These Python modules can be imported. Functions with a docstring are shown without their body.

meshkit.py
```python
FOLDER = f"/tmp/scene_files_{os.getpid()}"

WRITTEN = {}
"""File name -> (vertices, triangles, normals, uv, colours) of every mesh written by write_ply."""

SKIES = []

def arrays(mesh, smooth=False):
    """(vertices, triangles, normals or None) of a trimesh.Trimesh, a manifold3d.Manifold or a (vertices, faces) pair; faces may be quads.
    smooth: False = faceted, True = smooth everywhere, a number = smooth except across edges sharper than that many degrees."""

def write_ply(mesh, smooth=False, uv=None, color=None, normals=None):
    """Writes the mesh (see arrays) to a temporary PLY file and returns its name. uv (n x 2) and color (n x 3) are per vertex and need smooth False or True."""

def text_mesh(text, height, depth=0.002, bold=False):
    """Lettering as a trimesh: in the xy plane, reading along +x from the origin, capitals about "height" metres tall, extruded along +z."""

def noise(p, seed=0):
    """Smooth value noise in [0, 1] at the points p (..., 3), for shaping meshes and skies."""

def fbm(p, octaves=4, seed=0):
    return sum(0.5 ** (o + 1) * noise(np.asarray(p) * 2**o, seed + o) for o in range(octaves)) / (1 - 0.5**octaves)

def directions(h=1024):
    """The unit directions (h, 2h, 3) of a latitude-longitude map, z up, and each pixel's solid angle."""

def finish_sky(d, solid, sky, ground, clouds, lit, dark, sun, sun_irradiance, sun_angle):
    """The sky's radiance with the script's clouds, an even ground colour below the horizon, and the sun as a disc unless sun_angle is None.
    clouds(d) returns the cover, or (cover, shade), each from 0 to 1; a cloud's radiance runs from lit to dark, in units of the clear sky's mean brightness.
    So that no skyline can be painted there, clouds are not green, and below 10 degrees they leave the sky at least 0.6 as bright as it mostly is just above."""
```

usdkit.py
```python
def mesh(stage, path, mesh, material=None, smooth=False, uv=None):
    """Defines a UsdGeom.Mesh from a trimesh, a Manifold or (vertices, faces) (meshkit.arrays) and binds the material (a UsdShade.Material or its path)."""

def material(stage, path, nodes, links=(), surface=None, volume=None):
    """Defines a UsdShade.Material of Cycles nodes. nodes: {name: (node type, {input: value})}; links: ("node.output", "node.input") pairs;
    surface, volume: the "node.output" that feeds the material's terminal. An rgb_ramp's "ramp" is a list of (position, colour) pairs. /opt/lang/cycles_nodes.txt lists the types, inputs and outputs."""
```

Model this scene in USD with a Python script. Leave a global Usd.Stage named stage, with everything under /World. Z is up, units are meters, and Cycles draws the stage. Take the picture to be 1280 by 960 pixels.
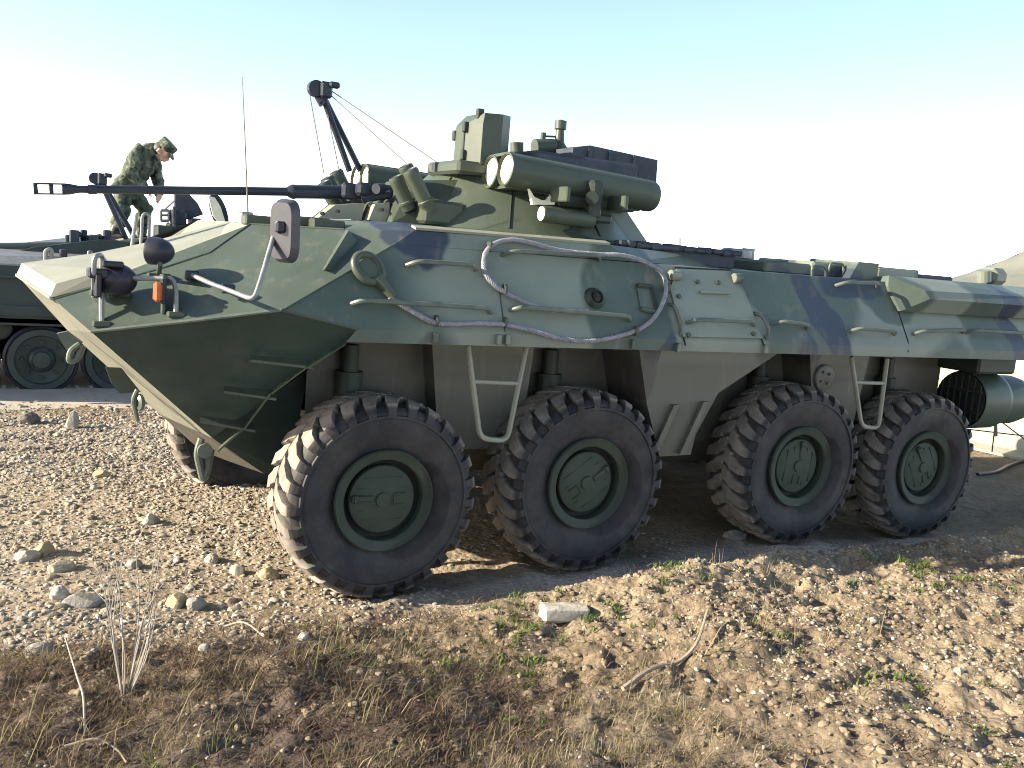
import math, random
import numpy as np, trimesh, manifold3d, usdkit, meshkit
from pxr import Usd, UsdGeom, UsdLux, UsdShade, Gf, Sdf, Vt
rng = np.random.default_rng(7); random.seed(7)
stage = Usd.Stage.CreateInMemory()
UsdGeom.SetStageUpAxis(stage, UsdGeom.Tokens.z); UsdGeom.SetStageMetersPerUnit(stage, 1.0)
UsdGeom.Xform.Define(stage, '/World')
A = np.array
# ------------------------------------------------------------------ camera
cam = UsdGeom.Camera.Define(stage, '/World/camera')
yaw, pit, rol = .5056, -.1410, .0831
rt, fw, up = A([math.cos(yaw), -math.sin(yaw), 0]), A([math.sin(yaw), math.cos(yaw), 0]), A([0, 0, 1.])
fw, up = fw*math.cos(pit)+up*math.sin(pit), up*math.cos(pit)-fw*math.sin(pit)
rt, up = rt*math.cos(rol)+up*math.sin(rol), up*math.cos(rol)-rt*math.sin(rol)
eye = A([-2.06307, -6.52345, 2.05164])
cam.AddTransformOp().Set(Gf.Matrix4d(*rt, 0, *up, 0, *(-fw), 0, *eye, 1))
cam.CreateHorizontalApertureAttr(36.0); cam.CreateVerticalApertureAttr(27.0)
cam.CreateFocalLengthAttr(36.0*1200.15/1280); cam.CreateClippingRangeAttr(Gf.Vec2f(.05, 3000))
cam.CreateExposureAttr(2.05)
# ------------------------------------------------------------------ sky and sun
EL, AZ = math.radians(21), math.radians(-77)              # azimuth from +y towards +x
sun = A([math.sin(AZ)*math.cos(EL), math.cos(AZ)*math.cos(EL), math.sin(EL)])
skym = usdkit.material(stage, '/World/Looks/sky', {
    'sky': ('sky_texture', {'sky_type': 'single_scattering', 'sun_disc': False, 'sun_elevation': EL, 'sun_rotation': math.atan2(sun[0], sun[1]),
                            'altitude': 100.0, 'air_density': 1.0, 'aerosol_density': 1.0, 'ozone_density': 1.0}),
    'tc': ('texture_coordinate', {}), 'sx': ('separate_xyz', {}), 'bw': ('rgb_to_bw', {}), 'hz': ('map_range', {'range_type': 'smoothstep', 'from_min': -.03, 'from_max': .15, 'to_min': .85, 'to_max': .0, 'clamp': True}),
    'cc': ('combine_color', {}), 'gl': ('map_range', {'from_min': -.02, 'from_max': .12, 'to_min': 2.6, 'to_max': 1.0, 'clamp': True}), 'gm': ('math', {'math_type': 'multiply'}), 'sa': ('hsv', {'saturation': 1.0}), 'mx': ('mix_color', {}), 'bg': ('background_shader', {'strength': .076})},
    [('tc.generated', 'sx.vector'), ('sx.z', 'hz.value'), ('sky.color', 'bw.color'), ('sx.z', 'gl.value'), ('bw.val', 'gm.value1'), ('gl.result', 'gm.value2'), ('gm.value', 'cc.r'), ('gm.value', 'cc.g'), ('gm.value', 'cc.b'), ('hz.result', 'mx.fac'), ('sky.color', 'sa.color'), ('sa.color', 'mx.a'), ('cc.color', 'mx.b'), ('mx.result', 'bg.color')], surface='bg.background')
dome = UsdLux.DomeLight.Define(stage, '/World/sky')
UsdShade.MaterialBindingAPI.Apply(dome.GetPrim()).Bind(skym)
dl = UsdLux.DistantLight.Define(stage, '/World/sun')
dl.CreateIntensityAttr(1.25); dl.CreateAngleAttr(.5); dl.CreateNormalizeAttr(True); dl.CreateColorAttr(Gf.Vec3f(1, .89, .71))
zx = sun; xx = np.cross([0, 0, 1.], zx); xx /= np.linalg.norm(xx); yx = np.cross(zx, xx)
dl.AddTransformOp().Set(Gf.Matrix4d(*xx, 0, *yx, 0, *zx, 0, *(sun*50), 1))

# ------------------------------------------------------------------ helpers
used = {}
def unique(parent, name):
    k = (parent, name); n = used.get(k, -1)+1; used[k] = n
    return name if n == 0 else '%s_%03d' % (name, n)
def ppath(p): return '/World' if p is None else str(p.GetPath())
def tag(p, label=None, cat=None, group=None, kind=None):
    for k, v in (('label', label), ('category', cat), ('group', group), ('kind', kind)):
        if v: p.SetCustomDataByKey(k, v)
    return p
def obj(name, mesh, mat, parent=None, smooth=False, loc=None, rot=None, label=None):
    pp = ppath(parent); path = pp+'/'+unique(pp, name)
    if isinstance(mesh, MB): mesh = mesh.mesh()
    m = usdkit.mesh(stage, path, mesh, '/World/Looks/'+mat, smooth=smooth)
    if loc is not None: m.AddTranslateOp().Set(Gf.Vec3d(*map(float, loc)))
    if rot is not None: m.AddRotateXYZOp().Set(Gf.Vec3f(*rot))
    if label: m.GetPrim().SetCustomDataByKey('label', label)
    return m.GetPrim()
def group(name, parent=None, loc=(0, 0, 0), rot=None):
    pp = ppath(parent); x = UsdGeom.Xform.Define(stage, pp+'/'+unique(pp, name))
    x.AddTranslateOp().Set(Gf.Vec3d(*map(float, loc)))
    if rot is not None: x.AddRotateXYZOp().Set(Gf.Vec3f(*rot))
    return x.GetPrim()
def nrm(v):
    v = A(v, float); return v/np.linalg.norm(v)
def frame(d):
    d = nrm(d); a = nrm(np.cross(d, [0, 0, 1.] if abs(d[2]) < .9 else [1., 0, 0])); return d, a, np.cross(a, d)
def fillet(pts, r, n=5):
    pts = [A(p, float) for p in pts]; out = [pts[0]]
    for a, b, c in zip(pts, pts[1:], pts[2:]):
        u, w = a-b, c-b; t = min(r, np.linalg.norm(u)*.45, np.linalg.norm(w)*.45); p, q = b+nrm(u)*t, b+nrm(w)*t
        out += [(1-s)**2*p+2*s*(1-s)*b+s*s*q for s in np.linspace(0, 1, n)]
    return out+[pts[-1]]
def spline(pts, n=8):
    p = A(pts, float); p = np.vstack([2*p[0]-p[1], p, 2*p[-1]-p[-2]]); out = []
    for i in range(1, len(p)-2):
        for t in np.linspace(0, 1, n, endpoint=False):
            out.append(.5*(2*p[i]+(p[i+1]-p[i-1])*t+(2*p[i-1]-5*p[i]+4*p[i+1]-p[i+2])*t*t+(3*p[i]-p[i-1]-3*p[i+1]+p[i+2])*t**3))
    return out+[p[-2]]
class MB:
    def __init__(s): s.v, s.f, s.n = [], [], 0
    def add(s, v, f):
        v = A(v, float); s.v.append(v); s.f.append(A(f, int)+s.n); s.n += len(v); return s
    def tm(s, m): return s.add(m.vertices, m.faces)
    def poly(s, pts):
        return s.add(pts, [[0, i, i+1] for i in range(1, len(pts)-1)])
    def slab(s, pts, off):                                   # polygon given a thickness
        p = A(pts, float); n = len(p); q = p+A(off, float)
        f = [[0, i, i+1] for i in range(1, n-1)]+[[n, n+i+1, n+i] for i in range(1, n-1)]
        for i in range(n):
            j = (i+1) % n; f += [[i, n+i, n+j], [i, n+j, j]]
        return s.add(np.vstack([p, q]), f)
    def box(s, c, size, ax=None, bev=.0):
        h = A(size, float)/2; b = min(bev, h.min()*.6); pts = []
        for sx in (-1, 1):
            for sy in (-1, 1):
                for sz in (-1, 1):
                    q = A([sx, sy, sz])
                    if b > 0:
                        for k in range(3):
                            o = h-b; o[k] = h[k]; pts.append(q*o)
                    else: pts.append(q*h)
        R = np.eye(3) if ax is None else A(ax, float)
        m = trimesh.convex.convex_hull(A(pts)); return s.add(m.vertices@R+A(c, float), m.faces)
    def hull(s, pts):
        m = trimesh.convex.convex_hull(A(pts, float)); return s.add(m.vertices, m.faces)
    def tube(s, pts, r, sides=10, caps=True):
        p = A(pts, float); n = len(p); r = np.broadcast_to(A(r, float), (n,)); t = np.gradient(p, axis=0)
        t /= np.linalg.norm(t, axis=1, keepdims=True)+1e-12; d, a, b = frame(t[0]); rings = []; an = np.arange(sides)*2*math.pi/sides
        for i in range(n):
            a = a-t[i]*(a@t[i]); a = nrm(a); b = np.cross(t[i], a)
            rings.append(p[i]+r[i]*(np.cos(an)[:, None]*a+np.sin(an)[:, None]*b))
        v = np.vstack(rings); f = []
        for i in range(n-1):
            for j in range(sides):
                k = (j+1) % sides; q = [i*sides+j, i*sides+k, (i+1)*sides+k, (i+1)*sides+j]; f += [[q[0], q[1], q[2]], [q[0], q[2], q[3]]]
        if caps:
            v = np.vstack([v, p[:1], p[-1:]])
            for j in range(sides):
                k = (j+1) % sides; f += [[n*sides, k, j], [n*sides+1, (n-1)*sides+j, (n-1)*sides+k]]
        return s.add(v, f)
    def rev(s, prof, o, d, n=32, a0=0, a1=2*math.pi):        # profile of (radius, along)
        d, a, b = frame(d); full = abs(a1-a0-2*math.pi) < 1e-6; m = n if full else n+1
        an = a0+(a1-a0)*np.arange(m)/n; pr = A(prof, float); k = len(pr)
        v = A(o, float)+pr[None, :, 1, None]*d+pr[None, :, 0, None]*(np.cos(an)[:, None]*a+np.sin(an)[:, None]*b)[:, None]
        f = []
        for i in range(n):
            j = (i+1) % m
            for q in range(k-1):
                f += [[i*k+q, j*k+q, j*k+q+1], [i*k+q, j*k+q+1, i*k+q+1]]
        return s.add(v.reshape(-1, 3), f)
    def cyl(s, a, b, r, n=20, r2=None, bev=0):
        a, b = A(a, float), A(b, float); h = np.linalg.norm(b-a); r2 = r if r2 is None else r2
        if bev: return s.rev([(0, 0), (r-bev, 0), (r, bev), (r2, h-bev), (r2-bev, h), (0, h)], a, b-a, n)
        return s.rev([(0, 0), (r, 0), (r2, h), (0, h)], a, b-a, n)
    def mesh(s): return trimesh.Trimesh(np.vstack(s.v), np.vstack(s.f), process=False)
# ------------------------------------------------------------------ materials
def mat(name, nodes, links=(), surface='p.BSDF'): usdkit.material(stage, '/World/Looks/'+name, nodes, list(links), surface=surface)
def mottled(name, c1, c2, scale=6., rough=.5, bump=.15, bscale=60., dist=.004, metal=0., spec=.3, c3=None, extra=None, detail=6):
    n = {'g': ('geometry', {}), 'n1': ('noise_texture', {'scale': scale, 'detail': float(detail), 'roughness': .62}),
         'r': ('rgb_ramp', {'ramp': [(.3, c1), (.7, c2)] if c3 is None else [(.25, c1), (.5, c2), (.72, c3)] if detail > 3 and detail < 9 else [(.35, c1), (.58, c3), (.72, c2)] if detail == 9 else [(.40, c1), (.44, c3), (.53, c3), (.57, c2)]}),
         'n2': ('noise_texture', {'scale': bscale, 'detail': 5., 'roughness': .6}), 'b': ('bump', {'strength': bump, 'distance': dist}),
         'p': ('principled_bsdf', {'roughness': rough, 'metallic': metal, 'specular_ior_level': spec, **(extra or {})})}
    mat(name, n, [('g.position', 'n1.vector'), ('g.position', 'n2.vector'), ('n1.fac', 'r.fac'), ('r.color', 'p.base_color'), ('n2.fac', 'b.height'), ('b.normal', 'p.normal')])
LIGHT, GREEN, DARK = (.120, .136, .110), (.046, .061, .048), (.021, .027, .038)
def camo(name, light, green, dark, gblobs, dblobs, rough=.40):
    n = {'g': ('geometry', {}), 'wn': ('noise_texture', {'scale': 3.2, 'detail': 2.}), 'w0': ('vector_math', {'math_type': 'subtract', 'vector2': (.5, .5, .5)}),
         'w1': ('vector_math', {'math_type': 'scale', 'scale': .22}), 'w2': ('vector_math', {'math_type': 'add'}),
         'v': ('noise_texture', {'scale': 1.7, 'detail': 7., 'roughness': .65}), 'vr': ('map_range', {'from_min': .3, 'from_max': .7, 'to_min': .84, 'to_max': 1.12}),
         'vv': ('vector_math', {'math_type': 'scale'}), 'm1': ('mix_color', {'a': light, 'b': green}), 'm2': ('mix_color', {'b': dark}),
         'dn': ('noise_texture', {'scale': 5., 'detail': 8., 'roughness': .7}), 'sx': ('separate_xyz', {}), 'dz': ('map_range', {'from_min': 1.75, 'from_max': .5, 'to_min': 0., 'to_max': .4, 'clamp': True}),
         'dust': ('math', {'math_type': 'multiply'}), 'dmix': ('mix_color', {'b': (.052, .045, .036)}),
         'n2': ('noise_texture', {'scale': 35., 'detail': 5.}), 'b': ('bump', {'strength': .12, 'distance': .004}), 'n4': ('noise_texture', {'scale': 2.6, 'detail': 2.}), 'b2': ('bump', {'strength': .35, 'distance': .014}),
         'dirt_shade': ('map_range', {'from_min': 1.50, 'from_max': 1.36, 'to_min': 0., 'to_max': .82, 'clamp': True}), 'dmax': ('math', {'math_type': 'maximum'}),  # below the belt: dirt tone darkened, underside shade put into the colour
         'sm': ('mapping', {'scale': (11., 11., .9)}), 'sn': ('noise_texture', {'scale': 1., 'detail': 4., 'roughness': .6}), 'sr': ('map_range', {'from_min': .56, 'from_max': .78, 'to_min': 0., 'to_max': .42, 'clamp': True}), 'smix': ('mix_color', {'b': (.15, .13, .10)}),
         'cn': ('noise_texture', {'scale': 16., 'detail': 9., 'roughness': .75}), 'cr': ('map_range', {'from_min': .665, 'from_max': .69, 'to_min': 0., 'to_max': .75, 'clamp': True}), 'cmix': ('mix_color', {'b': (.030, .026, .022)}),
         'rr': ('map_range', {'from_min': .3, 'from_max': .7, 'to_min': rough-.08, 'to_max': rough+.14}),
         'p': ('principled_bsdf', {'specular_ior_level': .36})}
    l = [('g.position', 'wn.vector'), ('wn.color', 'w0.vector1'), ('w0.vector', 'w1.vector1'), ('w1.vector', 'w2.vector1'), ('g.position', 'w2.vector2'), ('g.position', 'v.vector'), ('v.fac', 'vr.value'), ('vr.result', 'vv.scale'),
         ('g.position', 'dn.vector'), ('g.position', 'sx.vector'), ('sx.z', 'dz.value'), ('dn.fac', 'dust.value1'), ('dz.result', 'dust.value2'), ('g.position', 'n2.vector'), ('n2.fac', 'b.height'), ('g.position', 'n4.vector'), ('n4.fac', 'b2.height'), ('b.normal', 'b2.normal'), ('b2.normal', 'p.normal'),
         ('v.fac', 'rr.value'), ('rr.result', 'p.roughness')]
    for key, blobs, mix in (('g', gblobs, 'm1'), ('d', dblobs, 'm2')):
        last = None
        for i, (cx, cz, rx, rz, rot) in enumerate(blobs):
            k = key+str(i)
            n[k+'a'] = ('mapping', {'mapping_type': 'texture', 'location': (cx, 0, cz), 'rotation': (0, math.radians(rot), 0), 'scale': (rx, 1e4, rz)})
            n[k+'b'] = ('vector_math', {'math_type': 'length'}); l += [('w2.vector', k+'a.vector'), (k+'a.vector', k+'b.vector1')]
            if last:
                n[k+'c'] = ('math', {'math_type': 'minimum'}); l += [(last, k+'c.value1'), (k+'b.value', k+'c.value2')]; last = k+'c.value'
            else: last = k+'b.value'
        n[key+'m'] = ('map_range', {'from_min': 1.07, 'from_max': .93, 'to_min': 0., 'to_max': 1., 'clamp': True}); l += [(last, key+'m.value'), (key+'m.result', mix+'.fac')]
    l += [('m1.result', 'm2.a'), ('m2.result', 'vv.vector1'), ('vv.vector', 'dmix.a'), ('sx.z', 'dirt_shade.value'), ('dust.value', 'dmax.value1'), ('dirt_shade.result', 'dmax.value2'), ('dmax.value', 'dmix.fac'), ('g.position', 'sm.vector'), ('sm.vector', 'sn.vector'), ('sn.fac', 'sr.value'), ('dmix.result', 'smix.a'), ('sr.result', 'smix.fac'), ('g.position', 'cn.vector'), ('cn.fac', 'cr.value'), ('smix.result', 'cmix.a'), ('cr.result', 'cmix.fac'), ('cmix.result', 'p.base_color')]
    mat(name, n, l)
SIDE_GREEN = [(-2.6, 1.7, 2.68, 3.0, 0), (1.52, 1.72, .34, .5, 12), (3.0, 1.95, .62, .36, 20), (2.95, 1.6, .35, .35, 0), (3.95, 1.95, .36, .22, 0), (5.1, 1.75, .33, .7, -15), (1.35, .9, .28, .6, 15), (3.15, 1.0, .2, .6, 0), (.0, 1.0, .22, .6, 20), (4.6, 1.0, .6, .6, 0)]
SIDE_DARK = [(.12, 2.05, .2, .17, 35), (3.25, 1.72, .13, .42, -28), (3.6, 1.98, .33, .13, 0), (5.35, 1.7, .12, .45, -30), (1.65, 1.1, .1, .5, 20), (2.95, 1.1, .1, .6, 10)]
camo('camo_paint', LIGHT, GREEN, DARK, SIDE_GREEN, SIDE_DARK)
mottled('green_paint', (.033, .042, .030), (.047, .058, .041), 2.2, .40, .12, 40., .004)
mottled('dark_green_paint', (.014, .021, .016), (.024, .032, .024), 3., .5, .12, 40., .004)
mottled('pale_paint_and_glare', (.145, .146, .115), (.19, .19, .15), 4., .5, .12, 50., .003)  # pale paint; on the bow, glacis and lit edges it holds sun glare
mottled('rim_paint', (.017, .024, .017), (.028, .035, .024), 9., .62, .15, 40., .004)
mottled('gun_metal', (.016, .019, .028), (.028, .032, .042), 8., .36, .1, 80., .002, metal=.3)
mottled('black_housing', (.012, .012, .018), (.02, .02, .028), 8., .34, .1, 60., .002)
mottled('dark_void', (.010, .010, .010), (.018, .017, .016), 8., .9, .1, 30., .002)
mottled('steel', (.15, .155, .155), (.24, .24, .235), 18., .42, .15, 90., .002, metal=.5)
mottled('mirror_shell', (.030, .029, .034), (.042, .041, .047), 8., .32, .05, 60., .002)
mottled('cable_cloth', (.14, .14, .155), (.215, .215, .235), 30., .55, .4, 220., .003)
mottled('tube_cap', (.46, .43, .31), (.54, .51, .39), 9., .5, .08, 60., .002)
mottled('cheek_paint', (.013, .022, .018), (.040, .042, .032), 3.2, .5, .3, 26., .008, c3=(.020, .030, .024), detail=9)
mottled('tarpaulin', (.022, .027, .038), (.038, .044, .056), 7., .75, .4, 25., .01)
mottled('orange_lens', (.26, .06, .022), (.36, .10, .03), 20., .25, .1, 60., .001)
mottled('lamp_glass', (.35, .36, .38), (.5, .5, .52), 20., .12, .05, 60., .001)
mottled('rail_paint', (.065, .078, .064), (.10, .112, .092), 12., .36, .1, 60., .002)
mottled('tent_canvas', (.20, .195, .145), (.26, .25, .19), 1.6, .85, .5, 9., .02)
mottled('tent_roof', (.088, .092, .078), (.115, .118, .102), 1.6, .85, .4, 9., .02)
mottled('tank_paint', (.020, .028, .026), (.032, .040, .036), 2., .42, .12, 40., .004)
mottled('track_steel', (.11, .10, .09), (.19, .17, .145), 14., .7, .4, 60., .006)
mottled('rock', (.19, .16, .12), (.27, .235, .185), 9., .85, .5, 45., .012, c3=(.32, .285, .23))
mottled('rock_yellow', (.22, .17, .10), (.30, .24, .15), 9., .85, .5, 45., .012)
mottled('rock_grey', (.16, .145, .125), (.25, .23, .20), 9., .85, .5, 45., .012)
mottled('rock_white', (.22, .20, .17), (.32, .295, .255), 9., .85, .5, 45., .01)
mottled('rock_dark', (.07, .062, .055), (.12, .105, .09), 9., .9, .5, 45., .012)
mottled('dead_wood', (.16, .125, .09), (.26, .215, .165), 30., .85, .4, 150., .002)
mottled('dry_stem', (.17, .145, .12), (.27, .24, .20), 30., .8, .3, 150., .001)
mottled('skin', (.42, .25, .18), (.50, .31, .23), 20., .55, .05, 90., .001)
mottled('hair', (.03, .022, .016), (.05, .04, .03), 60., .6, .3, 200., .002)
mottled('boot_leather', (.016, .015, .015), (.03, .028, .026), 20., .5, .2, 60., .002)
mottled('soldier_cloth', (.014, .019, .014), (.10, .11, .085), 11., .9, .3, 40., .006, c3=(.045, .058, .038), detail=3)
mottled('rope', (.10, .095, .085), (.16, .15, .13), 40., .8, .2, 150., .001)
# tyre rubber, dusty on the tread where r is large
mat('rubber', {'tc': ('texture_coordinate', {}), 'mp': ('mapping', {'scale': (1, 0, 1)}), 'ln': ('vector_math', {'math_type': 'length'}), 'g': ('geometry', {}),
               'm': ('map_range', {'from_min': .545, 'from_max': .585, 'to_min': 0., 'to_max': 1., 'clamp': True}), 'n': ('noise_texture', {'scale': 7., 'detail': 6., 'roughness': .7}),
               'nm': ('map_range', {'from_min': .32, 'from_max': .62, 'to_min': .35, 'to_max': .97, 'clamp': True}), 'mm': ('math', {'math_type': 'multiply'}),
               'c0': ('rgb_ramp', {'ramp': [(.3, (.008, .0075, .0095)), (.62, (.018, .0165, .019)), (.8, (.045, .040, .038))]}), 'mix': ('mix_color', {'b': (.20, .172, .142)}), 'sn': ('noise_texture', {'scale': 3.3, 'detail': 8., 'roughness': .7}), 'sr': ('map_range', {'from_min': .42, 'from_max': .72, 'to_min': .0, 'to_max': .14, 'clamp': True}), 'mx2': ('math', {'math_type': 'maximum'}),
               'n2': ('noise_texture', {'scale': 90., 'detail': 4.}), 'b': ('bump', {'strength': .25, 'distance': .004}), 'p': ('principled_bsdf', {'roughness': .66, 'specular_ior_level': .28})},
    [('tc.object', 'mp.vector'), ('mp.vector', 'ln.vector1'), ('ln.value', 'm.value'), ('g.position', 'n.vector'), ('n.fac', 'nm.value'), ('m.result', 'mm.value1'), ('nm.result', 'mm.value2'), ('n.fac', 'c0.fac'),
     ('c0.color', 'mix.a'), ('g.position', 'sn.vector'), ('sn.fac', 'sr.value'), ('mm.value', 'mx2.value1'), ('sr.result', 'mx2.value2'), ('mx2.value', 'mix.fac'), ('mix.result', 'p.base_color'), ('g.position', 'n2.vector'), ('n2.fac', 'b.height'), ('b.normal', 'p.normal')])
# bare soil: brown earth, pale dust, one darker patch in the left foreground
mat('soil', {'ma': ('mapping', {'mapping_type': 'texture', 'location': (2.6, -1.66, 0), 'rotation': (0, 0, -.03), 'scale': (2.6, .42, 1e4)}), 'la': ('vector_math', {'math_type': 'length'}), 'ra': ('map_range', {'from_min': 1.15, 'from_max': .7, 'to_min': 0., 'to_max': .75, 'clamp': True}), 'xa': ('mix_color', {'b': (.33, .29, .25)}),
             'mb': ('mapping', {'mapping_type': 'texture', 'location': (-3.2, 1.2, 0), 'scale': (3.6, 3.1, 1e4)}), 'lb': ('vector_math', {'math_type': 'length'}), 'rb': ('map_range', {'from_min': 1.1, 'from_max': .8, 'to_min': 0., 'to_max': .7, 'clamp': True}), 'xb': ('mix_color', {'b': (.27, .225, .17)}),
             'mc': ('mapping', {'mapping_type': 'texture', 'location': (-1.5, -3.35, 0), 'rotation': (0, 0, -.25), 'scale': (2.5, 1.0, 1e4)}), 'lc': ('vector_math', {'math_type': 'length'}), 'rc': ('map_range', {'from_min': 1.2, 'from_max': .6, 'to_min': 0., 'to_max': .8, 'clamp': True}), 'xc': ('mix_color', {'b': (.066, .050, .044)}),
             'wn': ('noise_texture', {'scale': 1.6, 'detail': 5.}), 'ws': ('vector_math', {'math_type': 'scale', 'scale': .6}), 'wa': ('vector_math', {'math_type': 'add'}), 'wo': ('vector_math', {'math_type': 'subtract', 'vector2': (.3, .3, .3)}), 'g': ('geometry', {}), 'n1': ('noise_texture', {'scale': .55, 'detail': 8., 'roughness': .68}), 'r1': ('rgb_ramp', {'ramp': [(.30, (.100, .074, .049)), (.47, (.162, .124, .083)), (.62, (.222, .178, .122)), (.75, (.262, .219, .16))]}),
             'n3': ('noise_texture', {'scale': 14., 'detail': 7., 'roughness': .7}), 'r3': ('map_range', {'from_min': .3, 'from_max': .7, 'to_min': .62, 'to_max': 1.3}), 'vs': ('vector_math', {'math_type': 'scale'}),
             'vo': ('voronoi_texture', {'scale': 26.}), 'n2': ('noise_texture', {'scale': 42., 'detail': 8., 'roughness': .72}), 'ad': ('math', {'math_type': 'subtract'}),
             'b': ('bump', {'strength': .8, 'distance': .018}), 'p': ('principled_bsdf', {'roughness': .95, 'specular_ior_level': .2})},
    [('g.position', 'n1.vector'), ('n1.fac', 'r1.fac'), ('g.position', 'n3.vector'), ('n3.fac', 'r3.value'), ('g.position', 'wn.vector'), ('wn.color', 'ws.vector1'), ('ws.vector', 'wo.vector1'), ('wo.vector', 'wa.vector1'), ('g.position', 'wa.vector2'), ('wa.vector', 'ma.vector'), ('ma.vector', 'la.vector1'), ('la.value', 'ra.value'), ('wa.vector', 'mb.vector'), ('mb.vector', 'lb.vector1'), ('lb.value', 'rb.value'), ('r1.color', 'xa.a'), ('ra.result', 'xa.fac'), ('xa.result', 'xb.a'), ('rb.result', 'xb.fac'), ('wa.vector', 'mc.vector'), ('mc.vector', 'lc.vector1'), ('lc.value', 'rc.value'), ('xb.result', 'xc.a'), ('rc.result', 'xc.fac'), ('xc.result', 'vs.vector1'), ('r3.result', 'vs.scale'), ('vs.vector', 'p.base_color'),
     ('g.position', 'n2.vector'), ('g.position', 'vo.vector'), ('n2.fac', 'ad.value1'), ('vo.distance', 'ad.value2'), ('ad.value', 'b.height'), ('b.normal', 'p.normal')])
mottled('track_dust', (.28, .24, .19), (.37, .33, .27), 1.2, .95, .5, 25., .012, spec=.2)
def pebble_mat(name, ramp):
    mat(name, {'o': ('object_info', {}), 'r': ('rgb_ramp', {'ramp': ramp}), 'g': ('geometry', {}), 'n': ('noise_texture', {'scale': 60., 'detail': 3.}), 'm': ('map_range', {'from_min': .3, 'from_max': .7, 'to_min': .75, 'to_max': 1.2}),
               'v': ('vector_math', {'math_type': 'scale'}), 'p': ('principled_bsdf', {'roughness': .9, 'specular_ior_level': .25})},
        [('o.random', 'r.fac'), ('g.position', 'n.vector'), ('n.fac', 'm.value'), ('r.color', 'v.vector1'), ('m.result', 'v.scale'), ('v.vector', 'p.base_color')])
pebble_mat('pebble', [(0, (.13, .105, .078)), (.3, (.19, .158, .118)), (.6, (.235, .20, .152)), (.9, (.275, .24, .19)), (1, (.36, .335, .29))])
def blade_mat(name, ramp):
    mat(name, {'o': ('object_info', {}), 'r': ('rgb_ramp', {'ramp': ramp}), 'd': ('diffuse_bsdf', {}), 't': ('translucent_bsdf', {}), 'x': ('mix_closure', {'fac': .35})},
        [('o.random', 'r.fac'), ('r.color', 'd.color'), ('r.color', 't.color'), ('d.BSDF', 'x.closure1'), ('t.BSDF', 'x.closure2')], surface='x.closure')
blade_mat('dry_blade', [(0, (.11, .085, .052)), (.35, (.19, .155, .092)), (.7, (.26, .215, .13)), (.85, (.15, .16, .065)), (1, (.32, .275, .18))])
blade_mat('brown_litter', [(0, (.055, .040, .032)), (.5, (.10, .072, .055)), (1, (.16, .12, .085))])
blade_mat('green_blade', [(0, (.06, .10, .03)), (.6, (.10, .14, .045)), (1, (.16, .18, .065))])

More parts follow.
